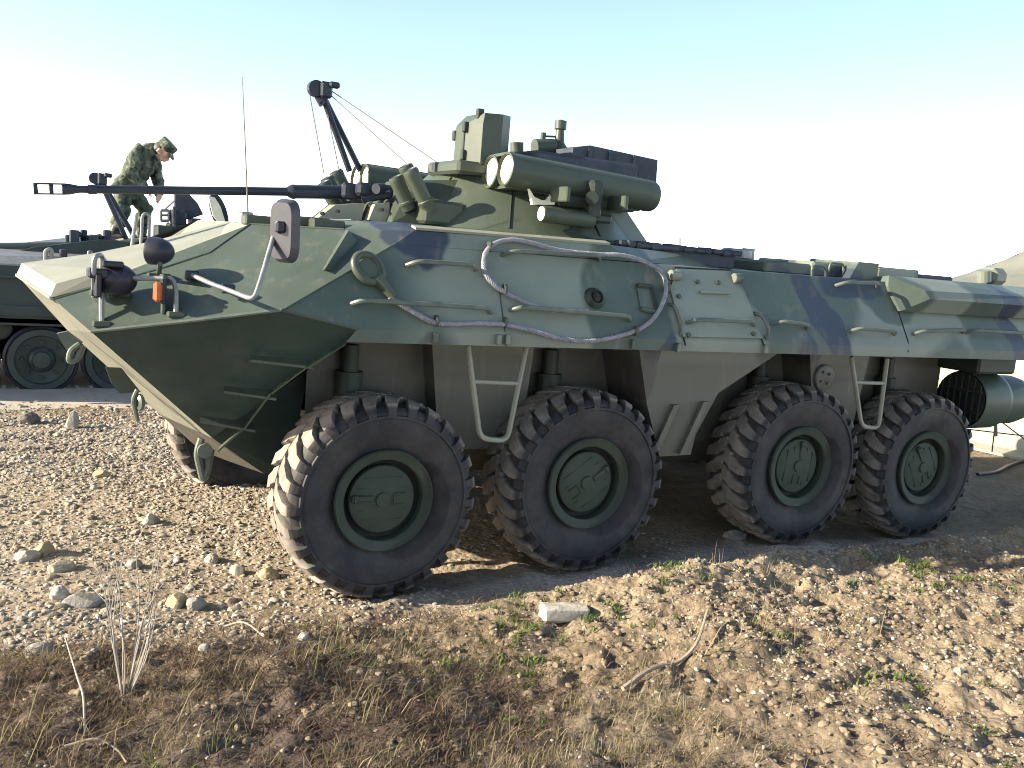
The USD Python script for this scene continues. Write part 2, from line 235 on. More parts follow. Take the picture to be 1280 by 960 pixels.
# ------------------------------------------------------------------ ground
def ss(a, b, x): t = np.clip((x-a)/(b-a), 0, 1); return t*t*(3-2*t)
WX = [-.058, 1.337, 3.189, 4.570]; WZ = [-.033, .005, .045, -.016]
_pr = np.random.default_rng(77)
PITS = [(_pr.uniform(.7, 4.8), _pr.uniform(-4.4, -2.25), _pr.uniform(.045, .10), _pr.uniform(.018, .045)) for _ in range(60)]+[(_pr.uniform(-2.6, .7), _pr.uniform(-4.3, -2.4), _pr.uniform(.05, .12), _pr.uniform(.01, .03)) for _ in range(24)]
def gh(x, y, fine=True):
    x, y = np.asarray(x, float), np.asarray(y, float); P = np.stack([x, y, 0*x], -1)
    h = np.zeros_like(x)
    wsum = sum(np.exp(-((x-a)/.7)**2) for a in WX)+.05
    h += ss(-2.1, -1.8, y)*ss(2.1, 1.7, y)*sum(np.exp(-((x-a)/.7)**2)*b for a, b in zip(WX, WZ))/wsum
    near = ss(-1.72, -2.12, y+.16*(meshkit.noise(P*1.6, 3)-.5))
    h += near*(.05+.10*ss(.5, 1.5, x)+.05*(meshkit.noise(P*.9, 5)-.5))
    h += .07*np.exp(-((y+2.18-.05*np.sin(x*3.1))/.16)**2)*ss(.9, 1.4, x)*(.4+1.1*meshkit.noise(P*3., 9))
    h -= .03*np.exp(-((y+1.32)/.25)**2)*ss(-.6, .2, x)
    for a, b in zip(WX, WZ):
        h += .040*np.exp(-((y+1.64-.05*np.sin(x*9))/.085)**2)*np.exp(-((x-a-.02)/.30)**4)*(.5+meshkit.noise(P*7., 61)) + .022*np.exp(-((y+1.32)/.34)**4)*(np.exp(-((x-a-.30)/.10)**2)+np.exp(-((x-a+.30)/.10)**2))
    for px_, py_, pr_, pd_ in PITS:
        h -= pd_*np.exp(-((((x-px_)*.9+(y-py_)*.3)**2+((y-py_)*1.5)**2)/pr_**2)**1.5) - .3*pd_*np.exp(-(((x-px_-.6*pr_)**2+(y-py_-1.0*pr_)**2)/(.8*pr_)**2))
    rough = .4+.6*near
    h += (.10*(meshkit.fbm(P*1.1, 3, 11)-.5)*.8+(.05+.05*near)*(meshkit.fbm(P*4.5, 3, 21)-.5))*rough*ss(40, 6, np.abs(y))
    rr_ = np.maximum(0, np.hypot(x, y)-14); h -= .085*rr_*ss(0, 12, rr_)
    if fine: h += (.03+.04*near)*(meshkit.fbm(P*13., 3, 31)-.5)*rough*ss(9, 4, np.abs(y))
    return h
def axis(lo, hi, st, far, g=1.16):
    c = list(np.arange(lo, hi, st)); a = [lo]; s = st
    while a[-1] > -far: s *= g; a.append(a[-1]-s)
    b = [hi]; s = st
    while b[-1] < far: s *= g; b.append(b[-1]+s)
    return A(a[:0:-1]+c+b)
gx, gy = axis(-4.2, 6.4, .024, 900), axis(-4.6, 1.0, .022, 900)
X, Y = np.meshgrid(gx, gy); Z = gh(X.ravel(), Y.ravel())
V = np.stack([X.ravel(), Y.ravel(), Z], 1); nx, ny = len(gx), len(gy)
I, J = np.meshgrid(np.arange(nx-1), np.arange(ny-1)); a = (J*nx+I).ravel()
F = np.vstack([np.stack([a, a+1, a+nx+1], 1), np.stack([a, a+nx+1, a+nx], 1)])
tag(obj('ground', (V, F), 'soil', smooth=True), 'bare brown stony earth of the field', kind='structure')
def strip(name, mat_, x0, x1, y0, y1, lift, label):
    xs = np.linspace(x0, x1, 120); ys = np.linspace(0, 1, 10); XX, UU = np.meshgrid(xs, ys)
    e0 = y0+.12*np.sin(XX*1.3)+.06*np.sin(XX*4.1); e1 = y1+.1*np.sin(XX*1.1+2); YY = e0+(e1-e0)*UU
    ZZ = gh(XX.ravel(), YY.ravel(), False)+lift*np.sin(np.clip(UU.ravel(), .02, .98)*math.pi)**.5-.012
    aa = (np.arange(9)[:, None]*120+np.arange(119)).ravel()
    return tag(obj(name, (np.stack([XX.ravel(), YY.ravel(), ZZ], 1), np.vstack([np.stack([aa, aa+1, aa+121], 1), np.stack([aa, aa+121, aa+120], 1)])), mat_, smooth=True), label, kind='structure')
strip('dirt_road', 'track_dust', -9, 14, 4.45, 9.2, .05, 'pale dusty track on which the tracked vehicle stands')

# ------------------------------------------------------------------ wheeled armoured vehicle
car = group('armoured_vehicle')
tag(car, 'eight-wheeled armoured carrier in green, grey and dark camouflage with a gun turret', 'armoured vehicle')
M = lambda p: A([p[0], -p[1], p[2]])
Sn = A([0, -.8877, .4604]); Su = A([0, .4604, .8877]); SX = A([1., 0, 0])
K, B, C, R = A((-1.758, -.911, 1.582)), A((-1.601, -1.248, 1.451)), A((-.715, -1.558, 1.628)), A((-.034, -1.358, 2.015))
T1 = A((-.721, -.8, 2.06)); G1 = A((-1.192, -.939, 1.792)); G2 = A((-.972, -.936, 1.881)); W4 = A((-.255, -1.103, 2.073))
Q = A((-.9, -.86, .80)); Q2 = A((-.56, -.75, .545)); E_ = A((-.316, -1.6, 1.548)); D_ = A((-.372, -1.6, 1.476))
XR = 5.85
b = MB()
bb, bg_, bcs = MB(), MB(), []; N0 = A((-1.9, 0, 1.63)); c1, c2, c3, c4 = A((-1.7, 0, 1.74)), A((-1.15, 0, 1.90)), A((-.68, 0, 2.065)), A((-.2, 0, 2.075))
for m in (lambda p: A(p), M):
    bc = MB(); bcs.append(bc)
    b.poly([m(p) for p in (K, B, C, R, W4, T1)]); b.poly([m(p) for p in (K, T1, G2, G1)])
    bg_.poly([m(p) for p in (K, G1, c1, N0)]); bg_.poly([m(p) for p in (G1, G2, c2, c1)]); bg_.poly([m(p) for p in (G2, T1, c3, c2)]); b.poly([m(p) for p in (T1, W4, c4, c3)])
    keel = [N0, A((-1.63,0,1.318)), A((-1.462,0,1.178)), A((-1.067,0,0.778)), A((-.80, 0, .53)), A((-.62, 0, .45))]
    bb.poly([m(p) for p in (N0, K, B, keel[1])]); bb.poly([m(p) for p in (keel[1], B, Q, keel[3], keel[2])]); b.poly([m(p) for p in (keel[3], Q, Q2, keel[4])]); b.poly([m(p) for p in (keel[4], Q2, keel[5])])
    bc.poly([m(p) for p in (B, Q, C)]); bc.poly([m(p) for p in (C, Q, E_)]); bc.poly([m(p) for p in (E_, Q, D_)]); bc.poly([m(p) for p in (Q, D_, A((-.36, -1.0, 1.476)), A((-.4, -.75, .545)), Q2)])
    # side slope, belt strip, underside, lower wall
    b.poly([m(p) for p in (C, E_, A((XR, -1.6, 1.548)), A((XR-.25, -1.35, 2.03)), R)])
    b.poly([m(p) for p in (E_, D_, A((XR, -1.6, 1.476)), A((XR, -1.6, 1.548)))])
    b.poly([m(p) for p in (D_, A((-.36, -1.0, 1.476)), A((XR, -1.0, 1.476)), A((XR, -1.6, 1.476)))])
    b.poly([m(p) for p in (A((-.4, -1.0, 1.476)), A((5.25, -1.0, 1.476)), A((5.25, -1.0, .74)), A((-.4, -1.0, .74)))])
    b.poly([m(p) for p in (A((-.4, -1.0, .74)), A((5.25, -1.0, .74)), A((5.25, -.72, .5)), A((-.4, -.72, .5)))])
    b.poly([m(p) for p in (A((5.25, -1.0, 1.476)), A((5.25, -1.0, .74)), A((5.25, -.72, .5)), A((5.25, 0, .5)), A((5.25, 0, 1.476)))])
    b.poly([m(p) for p in (A((-.4, -.72, .5)), A((5.25, -.72, .5)), A((5.25, 0, .5)), A((-.62, 0, .45)), Q2)])
    b.poly([m(p) for p in (R, A((XR-.25, -1.35, 2.03)), A((XR-.25, 0, 2.06)), A((0, 0, 2.06)))]); b.poly([m(p) for p in (R, W4, c4, A((0, 0, 2.06)))])
    b.poly([m(p) for p in (A((XR, -1.6, 1.476)), A((XR, -1.6, 1.548)), A((XR-.25, -1.35, 2.03)), A((XR-.25, 0, 2.06)), A((XR, 0, 1.476)))])
    b.poly([m(p) for p in (A((5.25, -1.0, 1.476)), A((XR, -1.0, 1.476)), A((XR, 0, 1.476)), A((5.25, 0, 1.476)))])
hullp = obj('hull', b, 'camo_paint', car); [obj('bow_cheek', q, 'cheek_paint', hullp) for q in bcs]; obj('bow_plate', bb, 'pale_paint_and_glare', hullp); obj('glacis_plate', bg_, 'pale_paint_and_glare', hullp)  # bow and glacis plates split off, sun glare put into their pale colour
# raised collar under the turret with its sloped front facet
b = MB()
ct = [A((.068, -1.1, 2.143)), A((.095, -1.315, 2.1)), A((1.46, -1.30, 2.12)), A((2.35, -1.0, 2.10)), A((2.35, 1.0, 2.10)), A((1.46, 1.30, 2.12)), A((.095, 1.315, 2.1)), A((.068, 1.1, 2.143)), A((-.075, .9, 2.132)), A((-.075, -.9, 2.132))]
cb = [W4, R+A((0, .004, 0)), A((1.62, -1.352, 2.025)), A((2.62, -1.05, 2.025)), A((2.62, 1.05, 2.025)), A((1.62, 1.352, 2.025)), M(R), M(W4), A((-.255, .9, 2.06)), A((-.255, -.9, 2.06))]
b.poly(ct)
for i in range(10):
    j = (i+1) % 10; b.poly([cb[i], cb[j], ct[j], ct[i]])
obj('turret_collar', b, 'camo_paint', hullp)
b = MB(); b.slab([A((.10, -1.318, 2.105)), A((.10, -1.25, 2.12)), A((1.46, -1.24, 2.13)), A((1.46, -1.306, 2.115))], (0, -.006, .014)); obj('roof_edge_strip', b, 'pale_paint_and_glare', hullp)  # strip added on the roof edge, its sunlit line put into the colour
# bow breakwater board
b = MB(); o = A((0, 0, .045))
V0, V1, V2, V3 = A((-1.915, 0, 1.64)), A((-1.775, -.90, 1.585)), A((-1.50, -.905, 1.688)), A((-1.44, 0, 1.765))
top = [V0+A((.03, 0, .075)), V1+A((.03, .04, .075)), V2+A((0, .03, .06)), V3+A((0, 0, .045))]
for m in (lambda p: A(p), M):
    bot = [V0, V1, V2, V3]; b.poly([m(p) for p in top])
    for i in range(3): b.poly([m(p) for p in (bot[i], bot[i+1], top[i+1], top[i])])
vane = obj('bow_board', b, 'pale_paint_and_glare', car)  # green board painted pale, the glare on its top put into the colour
b = MB()
for m in (lambda p: A(p), M): b.slab([m(p) for p in (N0+A((-.02, 0, .005)), K+A((-.02, 0, 0)), K+A((.03, 0, -.03)), N0+A((.03, 0, -.03)))], (0, 0, .014))
obj('bow_lip', b, 'pale_paint_and_glare', hullp)  # sunlit front lip put into the pale colour
# edge flange of the bow cheek behind which the front wheel turns, and its three ledges
Ln = A([-.1632, -.7979, -.5803])
arch = [A(p) for p in ((-0.334,-1.517,1.465), (-0.488,-1.383,1.324), (-0.639,-1.228,1.153), (-0.732,-1.039,0.919), (-0.846,-0.899,0.759))]
for i in range(4):
    b = MB(); dd = nrm(arch[i+1]-arch[i]); w = nrm(np.cross(dd, Ln)); w = w if w[0] < 0 else -w
    b.slab([arch[i]+w*.005, arch[i+1]+w*.005, arch[i+1]+Ln*.06+w*.03, arch[i]+Ln*.05+w*.03], w*.012); obj('bow_flange', b, 'green_paint', hullp)
for p, q in (((-0.815,-1.333,1.346), (-0.486,-1.391,1.334)), ((-0.913,-1.168,1.147), (-0.634,-1.211,1.127)), ((-1.004,-1.005,0.949), (-0.699,-1.038,0.909))):
    p, q = A(p), A(q); b = MB(); b.slab([p, q, q+Ln*.055, p+Ln*.035], (0, 0, .014)); obj('bow_ledge', b, 'green_paint', hullp)
for pts in ((C, A((-.375, -1.458, 1.82)), R), (G2, T1, W4), (K, G1, G2), (E_, C)):
    b = MB(); b.tube([A(p) for p in pts], .007, 6); obj('weld_bead', b, 'green_paint', hullp)
# triangular fin and ridge bead beside the driver's place
b = MB(); Gn = A([-.328, -.470, .820])
f0, f1, f2 = A((-0.247,-1.108,2.073)), A((-0.452,-1.363,1.845)), A((-0.271,-1.355,2.02))
b.hull([f0, f1, A((-0.274,-1.244,2.07)), A((-0.456,-1.419,1.848)), A((-0.214,-1.231,2.016)), A((-0.411,-1.392,1.845))]); obj('cheek_fin', b, 'green_paint', hullp)
b = MB(); b.tube([B+Gn*.004, A((-1.177,-1.397,1.536)), C+Gn*.004], .010, 6); obj('bow_weld_bead', b, 'rail_paint', hullp)
# sponson wedges between the second and third wheels, inner wheel-arch blocks
b = MB(); yo = -1.46
w = [(1.66, 1.474), (2.90, 1.474), (2.37, 1.175), (2.21, .884), (2.186, .744), (1.92, .74), (1.77, 1.1)]
b.slab([A((x, yo, z)) for x, z in w], (0, .5, 0)); spon = obj('side_sponson', b, 'camo_paint', car)
for x0, z0, x1, z1 in ((1.99, 1.10, 1.86, .80), (2.24, 1.12, 2.08, .76)):
    b = MB(); b.slab([A((x0-.02, yo-.004, z0)), A((x0+.025, yo-.004, z0)), A((x1+.025, yo-.004, z1)), A((x1-.02, yo-.004, z1))], (0, -.035, 0)); obj('sponson_rib', b, 'camo_paint', spon)
b = MB(); b.slab([A((x, -yo, z)) for x, z in w], (0, -.5, 0)); obj('side_sponson', b, 'camo_paint', car)
b = MB()
for x in WX[1:2]+WX[2:3]:
    pass
b.slab([A((.32, -1.16, 1.474)), A((1.05, -1.16, 1.474)), A((1.0, -1.16, .76)), A((.42, -1.16, .76))], (0, .2, 0)); obj('wheel_arch_panel', b, 'camo_paint', car)
b = MB(); b.slab([A((3.35, -1.30, 1.474)), A((4.0, -1.30, 1.474)), A((3.9, -1.30, .8)), A((3.5, -1.30, .8))], (0, .34, 0)); pn = obj('wheel_arch_panel', b, 'camo_paint', car)
b = MB(); b.rev([(.10, 0), (.10, .02), (.085, .03), (.0, .03)], (3.52, -1.30, 1.27), (0, -1, 0), 24)
for k in range(4): an = k*1.57+.6; b.box((3.52+.05*math.cos(an), -1.335, 1.27+.05*math.sin(an)), (.03, .02, .02))
obj('round_access_cover', b, 'camo_paint', pn, smooth=35)
for x in (-.16, 1.24, 3.1, 4.5):                                              # suspension strut and arm at each near wheel
    b = MB(); b.cyl((x, -1.06, .62), (x, -1.06, 1.40), .055, 14); b.cyl((x, -1.06, 1.02), (x, -1.06, 1.24), .085, 14); b.box((x, -1.0, .60), (.16, .5, .12), bev=.02); obj('suspension_strut', b, 'dark_green_paint', car, smooth=35)
for x in WX:
    b = MB(); b.cyl((x, -1.2, .58), (x, 1.2, .58), .075, 14); obj('axle_shaft', b, 'dark_void', car, smooth=35)
# front shackles and tow hooks
for u in ('a',):
    b = MB(); h0 = A((-1.632,-0.55,1.328))
    b.hull([A((-1.665,-0.6,1.379))+A((0, s, 0)) for s in (0, .03)]+[A((-1.722,-0.6,1.363))+A((0, s, 0)) for s in (0, .03)]+[A((-1.672,-0.6,1.269))+A((0, s, 0)) for s in (0, .03)]+[A((-1.586,-0.6,1.317))+A((0, s, 0)) for s in (0, .03)])
    b.tube(fillet([A((-1.604,-0.62,1.31)), A((-1.652,-0.62,1.272)), A((-1.66,-0.62,1.208)), A((-1.619,-0.62,1.218)), A((-1.587,-0.62,1.301))], .03), .018, 8); obj('tow_shackle', b, 'rail_paint', car, smooth=40)
    b = MB(); b.hull([A(p)+A((0, s, 0)) for s in (0, .025) for p in ((-1.455,-0.5,1.161), (-1.367,-0.5,1.157), (-1.417,-0.5,1.061), (-1.372,-0.5,1.004), (-1.256,-0.5,1.014))]); obj('tow_bracket', b, 'green_paint', car)
    b = MB(); b.tube(fillet([A((-1.288,-0.6,1.045)), A((-1.313,-0.6,0.983)), A((-1.283,-0.6,0.858))], .03), [.014]*7, 8); b.rev([(.03, -.02), (.05, -.01), (.05, .01), (.03, .02), (.03, -.02)], (-1.277,-0.6,0.969), (1, .4, 0), 16); obj('tow_hook', b, 'rail_paint', car, smooth=40)
    b = MB(); b.tube(fillet([A((-0.936,-0.72,0.77)), A((-0.961,-0.72,0.682)), A((-0.917,-0.72,0.503)), A((-0.892,-0.72,0.586)), A((-0.877,-0.72,0.7))], .04), .022, 8); b.rev([(.0, -.02), (.045, -.02), (.045, .02), (.0, .02)], (-0.919,-0.74,0.7), (0, 1, 0), 16); obj('tow_hook', b, 'rail_paint', car, smooth=40)
# ---- wheels
def tyre_mesh():
    b = MB(); w = .205
    prof = [(.30, -.16), (.345, -.185), (.40, -.207), (.46, -.215), (.486, -.213), (.490, -.222), (.503, -.221), (.507, -.208), (.525, -.203), (.548, -.178), (.556, -.12), (.558, 0), (.556, .12), (.548, .178), (.525, .205), (.46, .215), (.40, .207), (.30, .16)]
    b.rev(prof, (0, 0, 0), (0, 1, 0), 84)
    n = 27; per = 2*math.pi/n
    for side in (-1, 1):
        for k in range(n):
            t0 = k*per+(per/2 if side > 0 else 0)
            secs = [(.006, 0.0, .42, .594, .55), (.070, .22, .40, .597, .55), (.080, .36, .39, .597, .55), (.160, .62, .30, .590, .542), (.200, .70, .27, .572, .525), (.220, .72, .20, .526, .500)]
            vs = []
            for yy, dt, hw, rt_, rb in secs:
                for rr, hh in ((rb, hw), (rt_, hw*.86), (rt_, -hw*.86), (rb, -hw)):
                    an = t0+(dt+hh)*per; vs.append((rr*math.cos(an), side*yy, rr*math.sin(an)))
            f = []
            for i in range(len(secs)-1):
                for j in range(3):
                    a0, a1 = i*4+j, i*4+j+1; f += [[a0, a1, a1+4], [a0, a1+4, a0+4]]
            f += [[0, 1, 2], [0, 2, 3], [20, 22, 21], [20, 23, 22]]; b.add(vs, f)
    return b.mesh()
TY = tyre_mesh()
def wheel(x, z, side, spin):
    wx = group('wheel', car, (x, side*1.32, .586+z), (0, spin, 0))
    s = side
    obj('tyre', TY, 'rubber', wx, smooth=32)
    b = MB(); b.rev([(.300, s*.150), (.302, s*.192), (.294, s*.200), (.284, s*.196), (.268, s*.188), (.250, s*.186), (.240, s*.178), (.236, s*.10), (.15, s*.085), (0, s*.085)], (0, 0, 0), (0, 1, 0), 56)
    obj('rim', b, 'rim_paint', wx, smooth=40)
    b = MB(); b.rev([(.237, s*.112), (.215, s*.108), (.203, s*.108)], (0, 0, 0), (0, 1, 0), 40); obj('rim_gap', b, 'dark_void', wx)
    b = MB(); b.rev([(.204, s*.10), (.204, s*.138), (.197, s*.148), (.12, s*.160), (.045, s*.165), (.042, s*.176), (0, s*.178)], (0, 0, 0), (0, 1, 0), 44)
    obj('hub_cap', b, 'rim_paint', wx, smooth=30)
    b = MB()
    for zz in (-.12, -.06, .07, .13): L_ = math.sqrt(.19**2-zz**2); b.box((0, s*.1565, zz), (2*L_*.80, .008, .005))
    obj('hub_cap_seam', b, 'dark_green_paint', wx)
    b = MB(); b.box((-.12, s*.160, .012), (.14, .022, .038), bev=.008); b.box((-.165, s*.164, .012), (.03, .024, .05), bev=.008); obj('hub_lever', b, 'rim_paint', wx)
    b = MB()
    for q in ((.10, .035, .075, .012), (.10, -.03, .075, .012), (.068, .0, .012, .075)): b.box((q[0], s*.161, q[1]), (q[2]*.9, .016, q[3]*.9), bev=.003)
    obj('hub_bracket', b, 'rim_paint', wx)
for i, (x, z) in enumerate(zip(WX, WZ)): wheel(x, z, -1, (0, 145, 95, 60)[i])
for i, (x, z) in enumerate(zip(WX, WZ)): wheel(x-(.16 if i == 0 else 0), z-(.10 if i == 0 else 0), 1, 30*i)

# ---- things on the near side slope
def on(p, o): return A(p)+Sn*o
def rail(p, q, h=.065, r=.014, parent=car, name='hand_rail', m='rail_paint', n=Sn):
    p, q = A(p), A(q); d = nrm(q-p); b = MB(); b.tube(fillet([p-n*.005, p+d*.05+n*h, q-d*.05+n*h, q-n*.005], .05), r, 8); return obj(name, b, m, parent, smooth=40)
for p, q in (((0.013,-1.418,1.9), (0.459,-1.415,1.904)), ((-0.339,-1.533,1.676), (0.518,-1.54,1.664)), ((0.647,-1.366,1.999), (1.362,-1.356,2.018)), ((0.644,-1.53,1.682), (1.509,-1.545,1.654)), ((2.715,-1.535,1.674), (3.042,-1.546,1.653)), ((3.457,-1.548,1.649), (3.939,-1.552,1.64)), ((4.137,-1.549,1.646), (4.741,-1.534,1.675)), ((4.771,-1.534,1.675), (5.634,-1.538,1.668)), ((3.438,-1.382,1.968), (3.885,-1.376,1.98))): rail(p, q)
def splate(name, pix, t, m, parent=car, lift=0.):
    b = MB(); p = [A(q)+Sn*(lift) for q in pix]; b.slab(p, Sn*t); return obj(name, b, m, parent)
door = splate('side_door', [(1.958,-1.369,1.994), (2.426,-1.362,2.006), (2.516,-1.429,1.878), (2.579,-1.588,1.571), (1.893,-1.592,1.563), (1.869,-1.437,1.861)], .014, 'camo_paint', lift=.004)
rail(A((1.943,-1.548,1.649))+Sn*.018, A((2.525,-1.546,1.652))+Sn*.018, parent=door, name='door_handle')
b = MB(); b.slab([A((2.108,-1.442,1.853))+Sn*.018, A((2.36,-1.438,1.86))+Sn*.018, A((2.355,-1.447,1.844))+Sn*.018, A((2.103,-1.45,1.837))+Sn*.018], Sn*.02); obj('door_step', b, 'camo_paint', door)
for p in ((2.105,-1.41,1.915), (2.286,-1.408,1.919), (1.922,-1.462,1.813), (1.936,-1.586,1.574), (2.5,-1.576,1.595)): b = MB(); b.cyl(A(p)+Sn*.012, A(p)+Sn*.03, .016, 10); obj('door_bolt', b, 'green_paint', door, smooth=40)
b = MB(); pp = [A(p)+Sn*.006 for p in ((1.893,-1.416,1.903), (1.887,-1.453,1.832), (1.906,-1.618,1.514))]; b.tube(pp, .006, 6); obj('door_gap', b, 'dark_void', hullp)
b = MB(); pp = [A(p)+Sn*.006 for p in ((2.468,-1.389,1.955), (2.522,-1.432,1.873), (2.587,-1.61,1.53))]; b.tube(pp, .006, 6); obj('door_gap', b, 'dark_void', hullp)
b = MB(); pp = [A(p)+Sn*.006 for p in ((1.947,-1.364,2.004), (2.436,-1.357,2.017))]; b.tube(pp, .006, 6); obj('door_gap', b, 'dark_void', hullp)
b = MB(); b.tube([A((4.04,-1.381,1.97)), A((4.069,-1.577,1.592)), A((4.056,-1.601,1.515))], .005, 6); obj('panel_seam', b, 'dark_void', hullp)
b = MB(); b.tube([A((0.595,-1.47,1.798)), A((0.59,-1.592,1.564)), A((0.604,-1.601,1.476))], .004, 6); obj('panel_seam', b, 'green_paint', hullp)
rail(A((1.846,-1.482,1.775)), A((1.883,-1.587,1.573)), h=.05, r=.010, name='door_grip'); rail(A((2.576,-1.499,1.743)), A((2.63,-1.587,1.572)), h=.06, r=.013, name='door_grip')
for p, q in (((1.877,-1.395,1.943), (1.957,-1.395,1.943)), ((2.424,-1.39,1.953), (2.49,-1.388,1.956))): b = MB(); b.cyl(A(p)+Sn*.03, A(q)+Sn*.03, .035, 14, bev=.005); obj('door_hinge', b, 'camo_paint', car, smooth=35)
# vision port recess frame and firing port
vp = [A(p) for p in ((1.606,-1.434,1.868), (1.721,-1.433,1.869), (1.719,-1.516,1.71), (1.602,-1.508,1.725))]
b = MB(); b.slab([p+Sn*.004 for p in vp], Sn*.006); po = obj('vision_port', b, 'camo_paint', car)
for i in (0, 1, 2):
    b = MB(); p, q = vp[i], vp[(i+1) % 4]; b.tube([p+Sn*.012, q+Sn*.012], .016, 8); obj('port_edge', b, 'dark_green_paint' if i < 2 else 'camo_paint', po, smooth=40)
fp = A((1.265,-1.48,1.778)); b = MB(); b.rev([(.075, 0), (.06, .022), (.045, .035), (.04, .016), (0, .012)], fp, Sn, 20); fo = obj('firing_port', b, 'dark_green_paint', car, smooth=30)
b = MB(); b.rev([(.036, .014), (.03, .03), (0, .034)], fp, Sn, 14); obj('port_plug', b, 'dark_void', fo, smooth=30)
for p in ((0.14,-1.601,1.515), (0.542,-1.601,1.517), (0.6,-1.601,1.518), (1.499,-1.601,1.512), (1.856,-1.601,1.5), (2.606,-1.601,1.507)):
    b = MB(); b.box(A(p)+A((0, -.012, .0)), (.03, .03, .06), bev=.004); obj('strap_eye', b, 'camo_paint', car)
# steps hanging below the belt
for pts in (((0.403,-1.5,1.463), (0.53,-1.5,0.905), (0.717,-1.5,0.886), (0.795,-1.5,1.467), (0.453,-1.5,1.25), (0.762,-1.5,1.242)), ((3.571,-1.5,1.455), (3.781,-1.5,0.924), (3.969,-1.5,0.908), (3.959,-1.5,1.45), (3.649,-1.5,1.263), (3.953,-1.5,1.259))):
    p = [A(q) for q in pts]; b = MB(); b.tube(fillet(p[:4], .06), .017, 10); st = obj('boarding_step', b, 'pale_paint_and_glare', car, smooth=40)
    b = MB(); b.tube(p[4:], .015, 10); obj('rung', b, 'pale_paint_and_glare', st, smooth=40)
# long exhaust housing on the rear upper side
ep = [A(p) for p in ((3.973,-1.377,2.021), (4.025,-1.434,1.869))]
b = MB(); x1 = XR-.1
b.hull([A((3.98, -1.40, 1.99)), A((4.03, -1.505, 1.815)), A((4.02, -1.36, 2.075)), A((4.20, -1.56, 1.985)), A((4.22, -1.60, 1.925)), A((4.02, -1.3, 1.8)), A((4.02, -1.2, 2.05)), A((x1, -1.36, 2.075)), A((x1, -1.58, 2.0)), A((x1, -1.60, 1.925)), A((x1, -1.505, 1.815)), A((x1, -1.2, 1.9))])
obj('exhaust_housing', b, 'camo_paint', car)
b = MB(); b.slab([A((3.72, -1.25, 2.03)), A((4.02, -1.25, 2.03)), A((4.02, -1.25, 2.16)), A((3.80, -1.25, 2.16))], (0, .5, 0)); obj('roof_box', b, 'camo_paint', car)
# rear water-jet duct
b = MB(); o = A((5.30, -1.2, 1.075))
b.rev([(.245, 0), (.25, .02), (.25, .32), (.235, .38), (.215, .40), (.215, .62), (.19, .74), (.12, .80), (0, .81)], o, (1, 0, 0), 36); duct = obj('jet_duct', b, 'green_paint', car, smooth=40)
b = MB(); b.rev([(.235, .002), (0, .004)], o, (1, 0, 0), 30); obj('duct_dark_mouth', b, 'dark_void', duct)
for k in range(-3, 4):
    h = math.sqrt(.235**2-(k*.062)**2); b = MB(); b.box(o+A((-.012, k*.062, 0)), (.012, .012, 2*h)); obj('duct_slat', b, 'dark_green_paint', duct)
for k in (-1, 1):
    b = MB(); b.box(o+A((-.02, 0, k*.09)), (.012, .42, .012)); obj('duct_slat', b, 'dark_green_paint', duct)
b = MB(); b.box((5.45, -1.15, 1.40), (.5, .5, .15), bev=.02); obj('duct_bracket', b, 'dark_green_paint', car)
# ---- rear roof: hatches, boards, vents
for x0, x1, y0, y1, zt, m in ((1.75, 2.75, -1.05, -.35, 2.135, 'tarpaulin'), (2.95, 3.42, -1.15, -.4, 2.10, 'camo_paint'), (3.46, 3.98, -1.12, -.5, 2.125, 'camo_paint'), (4.25, 4.75, -1.05, -.3, 2.13, 'camo_paint'), (4.78, 5.25, -1.0, -.3, 2.10, 'tarpaulin'), (2.9, 3.9, .1, 1.0, 2.10, 'camo_paint'), (4.2, 5.3, .1, 1.0, 2.10, 'camo_paint')):
    b = MB(); b.box(((x0+x1)/2, (y0+y1)/2, (2.03+zt)/2), (x1-x0, y1-y0, zt-2.03+.02), bev=.015); h = obj('roof_hatch', b, m, car)
    if m == 'tarpaulin' and x0 < 2:
        b = MB()
        for k in range(26): b.box((x0+.04*k, y0+.03*rng.random(), zt+.008*rng.random()), (.07+.05*rng.random(), .10, .03+.02*rng.random()), bev=.01)
        obj('rolled_cloth', b, 'tarpaulin', h)
    elif x0 == 3.46:
        b = MB(); b.tube(fillet([(x0+.15, y0-.02, 2.06), (x0+.15, y0-.02, zt+.01), (x0+.3, y0-.02, zt+.01), (x0+.3, y0-.02, 2.06)], .04), .008, 8); obj('hatch_handle', b, 'rail_paint', h, smooth=40)
b = MB(); pv = A((2.648,-0.9,2.074)); b.rev([(.02, -.08), (.02, .03), (.055, .035), (.06, .055), (.04, .075), (0, .085)], pv, (0, 0, 1), 20); obj('mushroom_vent', b, 'black_housing', car, smooth=35)
b = MB(); pv = A((3.146,-0.6,2.117)); b.rev([(.05, -.06), (.05, .0), (.12, .0), (.12, .06), (.1, .07), (0, .07)], pv, (0, 0, 1), 24); b.cyl(pv+A((.12, 0, -.06)), pv+A((.12, 0, .08)), .05, 14); obj('round_periscope', b, 'steel', car, smooth=35)
b = MB(); b.tube([(2.591,-0.6,2.079), (2.571,-0.6,2.23)], .005, 6); obj('short_aerial', b, 'rope', car)
b = MB(); b.box((5.899,-0.9,2.145), (.22, .2, .16), bev=.05); b.cyl((5.728,-0.95,2.095), (5.705,-0.95,2.193), .06, 14); obj('rear_bracket', b, 'camo_paint', car)
b = MB(); b.tube(fillet([(3.277,-1.3,2.018), (3.263,-1.3,2.1), (3.401,-1.3,2.103), (3.416,-1.3,2.021)], .05), .011, 8); obj('roof_loop', b, 'camo_paint', car, smooth=40)
